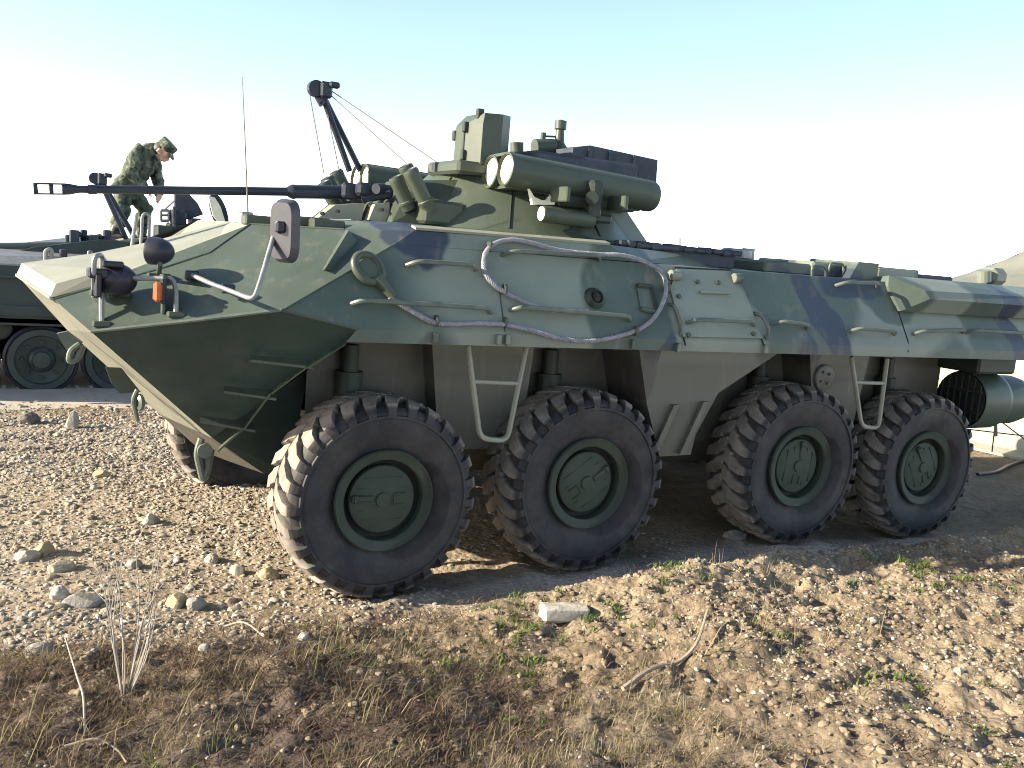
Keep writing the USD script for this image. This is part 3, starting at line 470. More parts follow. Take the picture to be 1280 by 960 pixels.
# ---- front fittings on the near cheek
def guard(pts, r=.013, name='lamp_guard', rad=.04, m='steel'): b = MB(); b.tube(fillet(pts, rad), r, 8); return obj(name, b, m, car, smooth=40)
gg = guard([(-1.549,-1.203,1.497), (-1.545,-1.108,1.7), (-1.548,-1.155,1.843), (-1.592,-1.224,1.835), (-1.591,-1.191,1.732), (-1.57,-0.985,1.614)])
guard([(-1.541,-1.104,1.717), (-1.353,-1.223,1.736), (-1.222,-1.293,1.748), (-1.208,-1.315,1.692), (-1.205,-1.32,1.568)])
for p in ((-1.551,-1.222,1.491), (-1.207,-1.333,1.565)): b = MB(); b.box(p, (.09, .05, .03), bev=.008); obj('guard_foot', b, 'green_paint', car)
def lamp(face, back, r, lab):
    face, back = A(face), A(back); d = back-face; L_ = np.linalg.norm(d); b = MB()
    b.rev([(0, .004), (r*.9, .0), (r, .0), (r*1.02, .012), (r, .03)]+[(r*math.cos(t), .03+(L_-.03)*math.sin(t)) for t in np.linspace(.0, math.pi/2, 9)], face, d, 26)
    o = obj('headlamp', b, 'black_housing', car, smooth=35); b = MB(); b.rev([(r*.86, -.003), (0, -.012)], face, d, 22); obj('lens', b, 'lamp_glass', o, smooth=40); return o
la = lamp((-1.303,-1.055,1.876), (-1.196,-1.133,1.874), .074, 'upper'); b = MB(); b.tube([A((-1.266,-1.151,1.812)), A((-1.255,-1.033,1.737))], .014, 8); b.box((-1.253,-1.047,1.742), (.12, .05, .03), bev=.006); obj('lamp_post', b, 'green_paint', la)
lb = lamp((-1.513,-1.099,1.718), (-1.388,-1.192,1.715), .088, 'lower')
b = MB(); b.box((-1.568,-1.139,1.746), (.10, .12, .05), bev=.01); b.box((-1.568,-1.159,1.686), (.03, .1, .12), bev=.006); b.box((-1.5,-1.181,1.798), (.10, .06, .03), bev=.006); obj('lamp_hood', b, 'black_housing', lb)
b = MB(); b.box((-1.496,-1.062,1.637), (.2, .06, .03), bev=.006); b.box((-1.501,-1.107,1.669), (.03, .04, .10), bev=.006); obj('lamp_bracket', b, 'green_paint', lb)
b = MB(); p = A((-1.265,-1.255,1.643)); b.box(p+A((0, 0, .02)), (.02, .10, .20), bev=.004); ind = obj('indicator_post', b, 'green_paint', car)
b = MB(); p = A((-1.299,-1.322,1.676)); b.box(p, (.040, .065, .10), bev=.02); obj('indicator_lamp', b, 'orange_lens', ind)
b = MB(); p = A((-1.271,-1.294,1.679)); b.box(p, (.03, .085, .13), bev=.01); obj('indicator_housing', b, 'black_housing', ind)
b = MB(); b.tube(fillet([(-1.11,-1.103,1.767), (-1.021,-1.383,1.728), (-0.891,-1.677,1.685), (-0.834,-1.602,1.823), (-0.739,-1.445,2.05), (-0.701,-1.363,2.148)], .05), .013, 10); arm = obj('mirror_arm', b, 'steel', car, smooth=40)
for p in ((-1.097,-1.124,1.761), (-0.956,-1.368,1.714)): b = MB(); b.box(p, (.07, .04, .05), bev=.006); obj('arm_clamp', b, 'gun_metal', arm)
mo = A((-0.697,-1.495,2.038)); b = MB(); md = nrm(A((.78, .62, .03))); mu = nrm(A((.05, .05, 1))); mu = nrm(mu-md*(mu@md)); ms = np.cross(mu, md)
pts = []
for s in np.linspace(0, 2*math.pi, 28, endpoint=False):
    cx_, cz_ = math.copysign(abs(math.cos(s))**.5, math.cos(s)), math.copysign(abs(math.sin(s))**.4, math.sin(s))
    pts += [mo+ms*.082*cx_+mu*.165*cz_+md*.0, mo+ms*.066*cx_+mu*.145*cz_-md*.05, mo+ms*.078*cx_+mu*.16*cz_+md*.012]
mb_ = MB(); mb_.hull(pts); mir = obj('wing_mirror', mb_, 'mirror_shell', car)
b = MB(); b.box(mo-md*.055+mu*.02, (.05, .05, .06), bev=.01); b.tube([mo-md*.05, A((-0.74,-1.486,2.026))], .014, 8); obj('mirror_knuckle', b, 'black_housing', mir)
# far-side lamp guard and loops seen over the bow
guard([(-1.72,0.75,1.658), (-1.721,0.75,1.771), (-1.687,0.75,1.784), (-1.68,0.75,1.66)], .014, rad=.05); guard([(-1.73,0.75,1.722), (-1.627,0.75,1.723), (-1.446,0.75,1.708)], .012); guard([(-1.447,0.8,1.705), (-1.448,0.8,1.777), (-1.433,0.8,1.778), (-1.426,0.8,1.695)], .012)
guard([(-1.178,0.75,1.787), (-1.162,0.75,1.967), (-1.149,0.75,2.074)], .013, name='mirror_bracket'); guard([(-1.109,0.8,1.829), (-1.105,0.8,2.055), (-1.084,0.8,2.079), (-1.057,0.8,2.059), (-1.056,0.8,1.856)], .011, name='mirror_bracket')
b = MB(); b.box((-1.612,0.75,1.741), (.05, .05, .09), bev=.01); obj('marker_lamp', b, 'black_housing', car)
# small roof fittings along the front edge
for u in ((-0.642,-0.7,2.084), (-0.341,-0.75,2.101), (-0.282,-0.85,2.093)): b = MB(); b.box(A(u), (.20, .12, .06), bev=.01); obj('roof_periscope', b, 'green_paint', car)
b = MB(); b.box((-0.658,-0.4,2.083), (.08, .08, .10), bev=.01); obj('aerial_base', b, 'steel', car)
b = MB(); b.tube([A((-0.644,-0.4,2.099)), A((-0.676,-0.4,2.495)), A((-0.714,-0.4,2.938))], [.006, .004, .002], 6); obj('whip_aerial', b, 'rope', car)

# ---- turret
tur = group('turret', car)
tc = A((1.40, 0, 2.10))
def tcp(z): return tc+A((0, 0, z))
b = MB(); b.rev([(.98, 0), (.98, .045), (.95, .055), (.93, .075), (.66, .40), (.62, .44), (.0, .47)], tc, (0, 0, 1), 64); shell = obj('turret_shell', b, 'green_paint', tur, smooth=25)
for a0 in (-2.75, -2.05, -1.30):
    p, q = tc+A((.935*math.cos(a0), .935*math.sin(a0), .075)), tc+A((.665*math.cos(a0), .665*math.sin(a0), .40)); b = MB(); b.tube([p, q], .006, 5); obj('shell_seam', b, 'dark_green_paint', shell)
b = MB(); b.rev([(1.02, -.01), (1.02, .03), (.98, .04)], tc, (0, 0, 1), 48); obj('turret_ring', b, 'green_paint', tur, smooth=35)
b = MB()
for p, q in (((.78, -.40, 2.54), (.82, -.35, 2.58)), ):
    pass
for k in range(18): an = 2*math.pi*k/18; b.cyl(tc+A((.6*math.cos(an), .6*math.sin(an), .44)), tc+A((.6*math.cos(an), .6*math.sin(an), .475)), .014, 8)
obj('roof_bolt_ring', b, 'green_paint', tur)
b = MB(); b.hull([A(p) for p in ((.30, -.42, 2.15), (.30, .42, 2.15), (.34, -.30, 2.27), (.34, .30, 2.27), (.85, -.5, 2.12), (.85, .5, 2.12), (.95, -.35, 2.5), (.95, .35, 2.5), (.5, -.25, 2.45), (.5, .25, 2.45))]); man = obj('mantlet', b, 'green_paint', tur)
for pts in (((-0.146,-0.22,2.134), (-0.031,-0.22,2.234), (0.175,-0.22,2.264), (0.159,-0.22,2.15)), ((0.181,-0.3,2.153), (0.22,-0.3,2.263), (0.321,-0.3,2.283), (0.331,-0.3,2.145))):
    b = MB(); b.hull([A(p)+A((0, q, 0)) for p in pts for q in (0, .16)]); obj('cradle_plate', b, 'pale_paint_and_glare', man)  # sunlight on the cradle plates put into a paler colour
for p in ((-0.02,-0.26,2.193), (-0.122,-0.26,2.168), (0.269,-0.31,2.23)): b = MB(); b.cyl(A(p), A(p)+A((-.02, -.03, 0)), .012, 8); obj('cradle_bolt', b, 'dark_void', man)
mz, rz = A((-1.826, 0, 2.162)), A((.39, 0, 2.357)); gd = nrm(rz-mz)
b = MB(); b.rev([(0, .30), (.026, .30), (.027, 1.0), (.029, 1.55), (.030, 1.58), (0, 1.58)], mz, gd, 18); gun = obj('gun_barrel', b, 'gun_metal', tur, smooth=35)
b = MB()
for a0, a1, r0 in ((0, .022, .034), (.085, .107, .034), (.155, .19, .034)): b.rev([(.012, a0), (r0, a0), (r0, a1), (.012, a1), (.012, a0)], mz, gd, 16)
for an in (math.pi/2, -math.pi/2):
    q = A((0, 0, math.sin(an)*.030)); b.box(mz+gd*.09+q, (.17, .05, .009), [gd, A((0, 1, 0)), np.cross(gd, (0, 1, 0))])
b.rev([(.034, .19), (.022, .25), (.022, .30), (.030, .30), (.030, .345), (.026, .35)], mz, gd, 16); obj('muzzle_brake', b, 'gun_metal', tur, smooth=35)
b = MB(); b.rev([(.029, 1.53), (.046, 1.56), (.05, 1.575), (.046, 1.59), (.046, 1.93), (.05, 1.94), (.05, 2.3), (0, 2.3)], mz, gd, 20); obj('barrel_jacket', b, 'gun_metal', tur, smooth=35)
b = MB(); b.box((0.142,-0.12,2.342), (.20, .06, .10), bev=.015); b.box((0.245,-0.2,2.357), (.26, .08, .09), bev=.02); b.cyl((0.271,-0.28,2.374), (0.211,-0.32,2.363), .035, 16); b.cyl((0.157,-0.2,2.295), (0.343,-0.25,2.339), .03, 12); obj('gun_cradle', b, 'gun_metal', tur)
for p, q in (((0.311,-0.4,2.45), (0.429,-0.4,2.245)), ((0.362,-0.52,2.499), (0.53,-0.52,2.245)), ((0.414,-0.3,2.538), (0.574,-0.3,2.291)), ((0.076,0.35,2.437), (0.247,0.35,2.19)), ((0.187,0.5,2.499), (0.364,0.5,2.235)), ((0.014,0.22,2.394), (0.168,0.22,2.173))):
    p, q = A(p), A(q); h = np.linalg.norm(q-p); b = MB(); b.rev([(.035, .01), (.046, 0), (.054, .02), (.050, .05), (.048, h*.72), (.056, h*.74), (.056, h*.80), (.05, h*.83), (.045, h), (0, h)], p, q-p, 20); gr = obj('smoke_grenade_tube', b, 'green_paint', tur, smooth=35)
    b = MB(); b.rev([(.046, .006), (0, .001)], p, q-p, 18); obj('tube_cover', b, 'gun_metal', gr)
for p in ((.62, -.42, 2.24), (.40, .42, 2.24)): b = MB(); b.box(p, (.30, .26, .16), bev=.02); obj('grenade_rack', b, 'green_paint', tur)
# missile launch tubes, two each side
LN = []
def launcher(f1, f2, L_, elev, roll_):
    d = nrm(A((1, .0, -math.tan(elev)))); r = .112
    for c in (f1, f2):
        c = A(c); b = MB(); b.rev([(r*.86, .02), (r*.90, 0), (r, .005), (r, .03), (r*.985, .04), (r*.985, L_-.08), (r*1.0, L_-.07), (r*.98, L_-.02), (r*.9, L_), (0, L_)], c, d, 32); t = obj('missile_tube', b, 'green_paint', tur, smooth=35)
        b = MB(); b.rev([(r*.84, .022), (r*.5, .018), (0, .016)], c, d, 28); obj('tube_cap', b, 'tube_cap', t, smooth=40)
    b = MB(); c = (A(f1)+A(f2))/2; w = A(f2)-A(f1)
    b.slab([A(f1)+A((0, 0, r+.004))+d*.02, A(f2)+A((0, 0, r+.004))+d*.02, A(f2)+A((0, 0, r+.004))+d*(L_-.1), A(f1)+A((0, 0, r+.004))+d*(L_-.1)], (0, 0, -.02)); b.slab([A(f1)+A((0, 0, -r-.004))+d*.04, A(f2)+A((0, 0, -r-.004))+d*.04, A(f2)+A((0, 0, -r-.004))+d*(L_-.1), A(f1)+A((0, 0, -r-.004))+d*(L_-.1)], (0, 0, .02)); obj('tube_joining_plate', b, 'green_paint', tur)
launcher((0.925,-0.78,2.558), (0.924,-0.56,2.549), 1.22, .052, 0)
launcher((.45, .62, 2.475), (.45, .82, 2.475), 1.2, .03, 0)
b = MB(); b.box((1.553,-0.92,2.415), (.10, .10, .26), bev=.02); b.cyl(A((1.513,-0.96,2.427)), A((1.487,-1,2.424)), .045, 14); b.box((1.547,-0.88,2.295), (.3, .16, .06), bev=.015); b.hull([A((1.477,-0.9,2.343)), A((1.584,-0.9,2.428)), A((1.729,-0.8,2.321)), A((1.54,-0.8,2.222)), A((1.602,-0.7,2.353)), A((1.714,-0.7,2.442)), A((1.795,-0.7,2.326)), A((1.603,-0.7,2.225))]); obj('launcher_arm', b, 'dark_green_paint', tur)
b = MB()
for p in ((1.266,-0.95,2.424), (1.731,-0.95,2.41)): b.box(p, (.035, .22, .10), bev=.008)
b.cyl((1.358,-0.8,2.407), (1.856,-0.8,2.399), .05, 14); obj('launcher_cradle', b, 'green_paint', tur)
b = MB(); q = [A(p) for p in ((1.082,-0.86,2.443), (1.117,-0.86,2.342), (1.283,-0.86,2.357), (1.296,-0.86,2.412), (1.257,-0.86,2.424), (1.224,-0.86,2.383), (1.181,-0.86,2.379), (1.124,-0.86,2.395))]
b.slab([q[0], q[1], q[7]], (0, .03, 0)); b.slab([q[1], q[2], q[5], q[6], q[7]], (0, .03, 0)); b.slab([q[2], q[3], q[4], q[5]], (0, .03, 0)); obj('launcher_bracket', b, 'tube_cap', tur)
b = MB(); p = A((1.155,-0.92,2.288)); b.rev([(0, 0), (.05, 0), (.055, .01), (.055, .40), (0, .40)], p, (1, 0, -.03), 20); sp = obj('gun_barrel_tube', b, 'green_paint', tur, smooth=35); b = MB(); b.rev([(.048, -.004), (0, -.006)], p, (1, 0, -.03), 18); obj('tube_cap', b, 'tube_cap', sp)
b = MB(); b.hull([A((1.75, -.62, 2.13)), A((1.75, -.3, 2.50)), A((2.35, -.55, 2.13)), A((2.05, -.45, 2.5)), A((2.35, .55, 2.13)), A((2.05, .45, 2.5)), A((1.75, .62, 2.13)), A((1.75, .3, 2.5))]); obj('turret_bustle', b, 'camo_paint', tur)
# sight box
b = MB(); s0 = [A(p) for p in ((0.796,-0.3,2.853), (0.894,-0.42,2.895))]
b.hull([A((.85, -.30, 2.60)), A((.85, -.30, 2.87)), A((.85, -.14, 2.60)), A((.85, -.14, 2.87)), A((.90, -.46, 2.60)), A((.90, -.46, 2.87)), A((.92, -.44, 2.945)), A((.92, -.14, 2.945)), A((1.05, -.46, 2.95)), A((1.15, -.38, 2.955)), A((1.19, -.28, 2.955)), A((1.19, -.14, 2.955)), A((1.05, -.46, 2.58)), A((1.15, -.38, 2.58)), A((1.19, -.28, 2.58)), A((1.19, -.14, 2.58))])
si = obj('panoramic_sight', b, 'green_paint', tur)
b = MB(); b.box((.848, -.22, 2.74), (.02, .14, .24), bev=.006); obj('sight_door', b, 'green_paint', si)
for p in ((.85, -.30, 2.85), (.85, -.30, 2.66), (.85, -.14, 2.80), (.91, -.38, 2.94)): b = MB(); b.box(p, (.05, .04, .07), bev=.006); obj('sight_latch', b, 'dark_green_paint', si)
b = MB(); b.box((.90, -.20, 2.565), (.34, .54, .09), bev=.02); obj('sight_base', b, 'green_paint', tur)
b = MB(); b.cyl((0.732,-0.1,2.547), (0.728,-0.1,2.602), .03, 10); b.cyl((0.869,-0.1,2.568), (0.839,-0.1,2.621), .03, 10); obj('roof_stub', b, 'gun_metal', tur)
# commander's lamp on a stem, round periscope, stowage
b = MB(); p = A((1.726,-0.1,2.733)); b.rev([(.10, -.12), (.06, -.06), (.05, .0), (.075, .05), (.07, .09), (.04, .13), (.03, .22), (.045, .23), (.045, .29), (.0, .30)], p, (0, 0, 1), 20); lampo = obj('sight_mast', b, 'green_paint', tur, smooth=35)
b = MB(); b.cyl((1.516,-0.1,2.803), (1.681,-0.1,2.823), .06, 16); b.tube([(1.576,-0.1,2.892), (1.687,-0.1,2.901)], .008, 6); b.box((1.583,-0.1,2.893), (.03, .03, .05)); obj('side_searchlight', b, 'green_paint', tur, smooth=35)
b = MB(); b.cyl((1.37,-0.1,2.751), (1.364,-0.1,2.819), .05, 14); obj('day_sight', b, 'green_paint', tur, smooth=35)
b = MB(); b.box((1.75, -.15, 2.66), (.9, .7, .16), bev=.02); obj('turret_roof_box', b, 'tarpaulin', tur)
stw = MB(); P0 = [A((1.66, -.42, 2.60)), A((1.66, -.42, 2.80)), A((1.80, -.42, 2.835)), A((2.42, -.42, 2.80)), A((2.43, -.42, 2.60))]
stw.hull([p+A((0, s, 0)) for p in P0 for s in (0, .85)]); so = obj('stowage_box', stw, 'tarpaulin', tur)
for x in (1.80, 1.98, 2.2): b = MB(); b.box((x, -.425, 2.71), (.03, .02, .20)); obj('stowage_strap', b, 'tarpaulin', so)
b = MB(); b.box((2.02, -.44, 2.57), (.5, .1, .06), bev=.01); obj('stowage_shelf', b, 'pale_paint_and_glare', so)
# loading crane: two legs, head and stays
m0 = A((0.068,0.55,3.05)); b = MB(); b.tube([m0, A((0.314,0.55,2.514))], .022, 10); cr = obj('crane_leg', b, 'gun_metal', tur, smooth=35)
b = MB(); b.tube([m0, A((0.471,0.75,2.537))], .022, 10); obj('crane_leg', b, 'gun_metal', tur, smooth=35)
def heart(p, s, parent, m):
    p = A(p); b = MB(); d = nrm(A(rt)); 
    b.cyl(p-d*.05*s+A((0, -.03, .03)), p-d*.05*s+A((0, .03, .03)), .065*s, 16); b.box(p+d*.035*s+A((0, 0, .02)), (.10*s, .05, .13*s), bev=.02); b.box(p+d*.10*s+A((0, 0, .06*s)), (.09*s, .05, .05*s), bev=.015); b.hull([p-d*.08*s, p+d*.08*s, p+A((0, .03, -.11*s)), p+A((0, -.03, -.11*s))]); return obj('crane_head', b, m, parent, smooth=35)
heart((0.068,0.55,3.05), .9, tur, 'gun_metal')
for p, q in (((0.126,0.55,3.081), (0.769,-0.05,2.603)), ((0.116,0.55,3.057), (0.551,0,2.575)), ((-0.02,0.55,3.026), (0.103,0.5,2.467)), ((0.095,0.55,3.002), (0.217,0.5,2.502))): b = MB(); b.tube([p, q], .004, 5); obj('crane_stay', b, 'rope', tur)

# ------------------------------------------------------------------ tow cable
cab = group('tow_cable'); tag(cab, 'pale braided tow cable looped along the camouflaged side of the armoured carrier', 'tow cable')
path = [(-0.12,-1.543,1.722), (-0.018,-1.572,1.668), (0.117,-1.604,1.605), (0.244,-1.609,1.596), (0.418,-1.604,1.606), (0.584,-1.605,1.603), (0.73,-1.617,1.581), (0.942,-1.639,1.537), (1.169,-1.644,1.529), (1.468,-1.615,1.584), (1.657,-1.572,1.667), (1.778,-1.517,1.796), (1.822,-1.456,1.913), (1.782,-1.418,1.986), (1.64,-1.402,2.038), (1.487,-1.392,2.058), (1.347,-1.372,2.053), (1.138,-1.372,2.053), (0.994,-1.367,2.062), (0.856,-1.355,2.086), (0.718,-1.35,2.095), (0.604,-1.364,2.068), (0.524,-1.396,2.006), (0.498,-1.442,1.918), (0.523,-1.477,1.851), (0.588,-1.503,1.8), (0.733,-1.535,1.739), (0.919,-1.557,1.696), (1.179,-1.552,1.707)]
sp_ = A(spline(path, 14)); tn_ = np.gradient(sp_, axis=0); tn_ /= np.linalg.norm(tn_, axis=1, keepdims=True); ln_ = np.concatenate([[0], np.cumsum(np.linalg.norm(np.diff(sp_, axis=0), axis=1))])
cb_ = MB(); cb_.tube(sp_, .012, 6); cbl = obj('cable_core', cb_, 'cable_cloth', cab, smooth=40); n1_ = np.cross(tn_, Sn); n1_ /= np.linalg.norm(n1_, axis=1, keepdims=True); n2_ = np.cross(tn_, n1_)
for k in range(5):
    ph = ln_*95+k*2*math.pi/5; b = MB(); b.tube(sp_+.0095*(np.cos(ph)[:, None]*n1_+np.sin(ph)[:, None]*n2_), .0066, 6); obj('cable_strand', b, 'cable_cloth', cbl, smooth=40)
def eye_loop(c, e, r):
    c, e = A(c), A(e); d = nrm(e-c); s = np.cross(Sn, d); b = MB(); pts = []
    for t in np.linspace(.6, 2*math.pi-.6, 18): pts.append(c+d*(math.cos(t)*r*1.25)+s*(math.sin(t)*r)+Sn*.03)
    b.tube([e+Sn*.03-d*.10]+pts+[e+Sn*.03-d*.10], .024, 10); b.tube([e+Sn*.03-d*.12, e+Sn*.03-d*.05, e+Sn*.03+d*.02], [.04, .03, .026], 12); b.slab([c+s*r*.7-d*r*.8+Sn*.02, c-s*r*.7-d*r*.8+Sn*.02, c-s*r*.7+d*r+Sn*.02, c+s*r*.7+d*r+Sn*.02], Sn*.02); return obj('cable_eye', b, 'green_paint', cab, smooth=40)
eye_loop((-0.225,-1.439,1.859), (-0.106,-1.508,1.724), .07)
for p in ((0.146,-1.574,1.598), (0.581,-1.571,1.604), (1.51,-1.583,1.582), (0.555,-1.35,2.03), (0.615,-1.475,1.79), (1.836,-1.438,1.86)): b = MB(); b.box(A(p)+Sn*.03, (.02, .05, .06), bev=.008); obj('cable_clip', b, 'green_paint', cab)

# ------------------------------------------------------------------ tracked vehicle behind
tank = group('tracked_vehicle'); tag(tank, 'dark green tracked fighting vehicle with a thick gun behind the carrier bow', 'tracked vehicle')
Y0, Y1 = 5.37, 8.1
b = MB(); pf = [(-4.6, 1.0), (-3.6, 1.40), (2.6, 1.40), (2.9, 1.1), (2.7, .75), (-4.2, .75)]
b.slab([A((x, Y0, z)) for x, z in pf], (0, Y1-Y0, 0)); th = obj('hull', b, 'tank_paint', tank)
b = MB(); b.slab([A((x, Y0+.5, z)) for x, z in ((-4.0, .30), (2.5, .30), (2.5, .8), (-4.0, .8))], (0, 1.7, 0)); obj('lower_hull', b, 'dark_void', th)
b = MB(); b.slab([A((x, Y0-.03, z)) for x, z in ((-4.2, .86), (2.6, .86), (2.6, .97), (-4.2, .97))], (0, .028, 0)); b.slab([A((x, Y0-.05, z)) for x, z in ((-4.3, 1.27), (2.6, 1.27), (2.6, 1.30), (-4.3, 1.30))], (0, .048, 0)); obj('side_skirt', b, 'tank_paint', th)
b = MB(); b.slab([A((-4.4, Y0+.02, 1.402)), A((2.6, Y0+.02, 1.402)), A((2.6, Y0+.55, 1.62)), A((-4.0, Y0+.55, 1.50))], (0, 0, .02)); obj('fender_slope', b, 'steel', th)
b = MB(); b.slab([A((x, Y0+.5, z)) for x, z in ((-2.2, 1.40), (2.4, 1.40), (2.3, 1.74), (-.9, 1.74), (-1.6, 1.60))], (0, 1.8, 0)); obj('deck', b, 'tank_paint', tank)
for k in range(-3, 5):
    x = -1.527+k*.80; wz = .36; wx = group('road_wheel', tank, (x, Y0+.16, wz)); 
    b = MB(); b.rev([(.36, .10), (.36, -.10), (.345, -.13), (.28, -.13), (.265, -.10), (.15, -.07), (.13, -.10), (.10, -.12), (.09, -.15), (0, -.155)], (0, 0, 0), (0, 1, 0), 40); obj('disc', b, 'tank_paint', wx, smooth=35)
    b = MB(); b.rev([(.37, .09), (.395, .08), (.395, -.10), (.37, -.115), (.36, -.11)], (0, 0, 0), (0, 1, 0), 44); obj('rubber_rim', b, 'black_housing', wx, smooth=35)
    if k in (0, 1):
        for j in range(8): an = j*math.pi/4; b = MB(); b.cyl((.2*math.cos(an), -.07, .2*math.sin(an)), (.2*math.cos(an), -.105, .2*math.sin(an)), .02, 8); obj('bolt', b, 'dark_green_paint', wx)
for x in (-3.2, -1.95, -.6, .7): b = MB(); b.rev([(.13, .1), (.13, -.08), (.08, -.1), (0, -.1)], (x, Y0+.2, .70), (0, 1, 0), 20); obj('return_roller', b, 'tank_paint', tank, smooth=35)
x = -4.3
while x < 2.4:
    b = MB(); b.box((x, Y0+.22, -.015+.0), (.125, .46, .05), bev=.012); b.box((x, Y0+.1, .035), (.05, .06, .06), bev=.01); obj('track_link', b, 'track_steel', tank); x += .15
b = MB(); b.box((-1.0, Y0+.22, .80), (6.6, .44, .05)); obj('upper_track_run', b, 'track_steel', tank)
b = MB(); b.cyl((-6.2, 6.05, 1.13), (-.75, 6.05, 1.62), .10, 22, r2=.11); obj('gun_barrel', b, 'tank_paint', tank, smooth=35)
# kit on its roof, seen over the bow of the carrier
def kit(name, m, fn, sm=False): b = MB(); fn(b); return obj(name, b, m, tank, smooth=sm)
kit('tool_bundle', 'tarpaulin', lambda b: [b.box(A((-1.005,6,1.696))+A((.55*(rng.random()-.5)*.8, .2*rng.random(), .19*(rng.random()-.5))), .03+.12*rng.random(3), bev=.012) for _ in range(40)])
kit('deck_plate', 'pale_paint_and_glare', lambda b: b.hull([A(p)+A((0, s, 0)) for s in (0, .5) for p in ((-0.826,6,1.567), (-0.794,6,1.702), (-0.58,6,1.766), (-0.417,6,1.779), (-0.412,6,1.595))]))
kit('stowage_crate', 'dark_green_paint', lambda b: [b.box((-0.178,6,1.836), (.20, .3, .26), bev=.02), b.box((0.006,6.1,1.897), (.24, .3, .22), bev=.02), b.box((0.162,6,1.853), (.40, .3, .16), bev=.02)])
kit('gun_mount', 'gun_metal', lambda b: [b.cyl((0.003,6.1,1.976), (-0.003,6.1,2.171), .09, 14), b.box((0.003,6,2.065), (.16, .1, .18), bev=.02), b.tube([(-0.066,5.9,1.945), (-0.074,5.9,2.205)], .02, 8), b.box((0.187,6,1.973), (.14, .2, .22), bev=.02)], 35)
kit('periscope_frame', 'steel', lambda b: [b.tube(fillet([(-0.196,6.1,2.018), (-0.2,6.1,2.144), (-0.107,6.1,2.152), (-0.103,6.1,2.026), (-0.196,6.1,2.018)], .02), .018, 8), b.tube([(-0.189,6.1,2.086), (-0.105,6.1,2.094)], .015, 6), b.tube([(-0.154,6.1,2.158), (-0.035,6.1,2.286)], .012, 6)])
kit('seat_shield', 'tarpaulin', lambda b: b.hull([A(p)+A((0, s, 0)) for s in (0, .10) for p in ((-0.038,6.1,2.373), (0.114,6.1,2.388), (0.233,6.1,2.272), (0.306,6.1,2.14), (0.172,6.1,2.079), (0.039,6.1,2.047), (-0.033,6.1,2.208))]))
def hatch(b, a0, a1, yy=0.):
    c = A((0.47,6,2.185)); u = nrm(A((0.567,6,2.214))-c); w = nrm(A((0.535,6,2.022))-A((0.415,6,2.358))); n = nrm(np.cross(u, w))
    ring = [c+w*(.24*math.cos(t))+u*(.095*math.sin(t)) for t in np.linspace(0, 2*math.pi, 26, endpoint=False)]
    b.slab([p+n*a0 for p in ring], n*(a1-a0))
hl = kit('open_hatch', 'gun_metal', lambda b: hatch(b, -.05, .0)); 
kit('hatch_pad', 'tube_cap', lambda b: b.slab([A((0.323,5.93,2.368)), A((0.401,5.93,2.356)), A((0.473,5.93,2.255)), A((0.538,5.93,2.073)), A((0.481,5.93,2.029)), A((0.39,5.93,2.129))], (0, -.03, 0)))
kit('hatch_hinge', 'steel', lambda b: [b.box((0.555,6,2.013), (.20, .1, .08), bev=.01), b.box((0.429,6,1.973), (.06, .1, .12), bev=.01)])
kit('roof_plate', 'tank_paint', lambda b: b.slab([A(p) for p in ((-0.4,5.95,1.598), (-0.312,5.95,1.74), (0.248,5.95,1.9), (0.833,5.95,2.037), (1.043,5.95,1.882), (1.057,5.95,1.576), (-0.395,5.95,1.386))], (0, 1.2, 0)))
kit('crane_leg', 'gun_metal', lambda b: [b.tube([A((-0.887,6.1,2.412)), A((-0.567,6.1,1.716))], .03, 8), b.tube([A((-0.851,6.3,2.419)), A((-0.432,6.3,1.729))], .03, 8)], 35)
heart((-0.905,6.1,2.428), 1.05, tank, 'gun_metal')

# ------------------------------------------------------------------ soldier
man = group('person'); tag(man, 'soldier in camouflage uniform and peaked cap bending forward on the tracked vehicle', 'person')
def J(base, side): return A(base)+A(fw)*side
hip, chest, neck, head = A((-0.474,7.198,2.393)), A((-0.3,7.16,2.751)), A((-0.172,7.12,2.939)), A((-0.071,7.059,2.907))
px = .0105
LK, LA, LT = J((-0.481,7.149,2.06), -.10), J((-0.572,7.156,1.793), -.12), J((-0.48,7.097,1.749), -.12)
RK, RA, RT = J((-0.298,7.067,2.181), .12), J((-0.351,7.036,1.813), .14), J((-0.268,6.985,1.78), .14)
LH, RH = hip+A(fw)*-.09, hip+A(fw)*.10
LS, RS = J((-0.264,7.156,2.847), -.19), J((-0.236,7.141,2.85), .19)
LE, LW = J((-0.346,7.153,2.55), -.24), J((-0.234,7.073,2.436), -.16)
RE, RW = J((-0.18,7.064,2.565), .24), J((-0.142,7.016,2.403), .12)
LF, RF = J((-0.151,7.013,2.35), -.12), J((-0.114,6.986,2.312), .08)
def cap_chain(chains, edge=.018, it=8):
    out = manifold3d.Manifold()
    for ch in chains:
        for (p, r), (q, s) in zip(ch, ch[1:]):
            sp = []
            for c, rr in ((p, r), (q, s)): sp.append(manifold3d.Manifold.sphere(float(rr), 18).translate(tuple(float(t) for t in c)))
            out = out+manifold3d.Manifold.batch_hull(sp)
    m = out.refine_to_length(edge).to_mesh(); t = trimesh.Trimesh(m.vert_properties[:, :3], m.tri_verts, process=True)
    trimesh.smoothing.filter_taubin(t, .5, .53, it); return t
lerp = lambda a, b, t: a+(b-a)*t
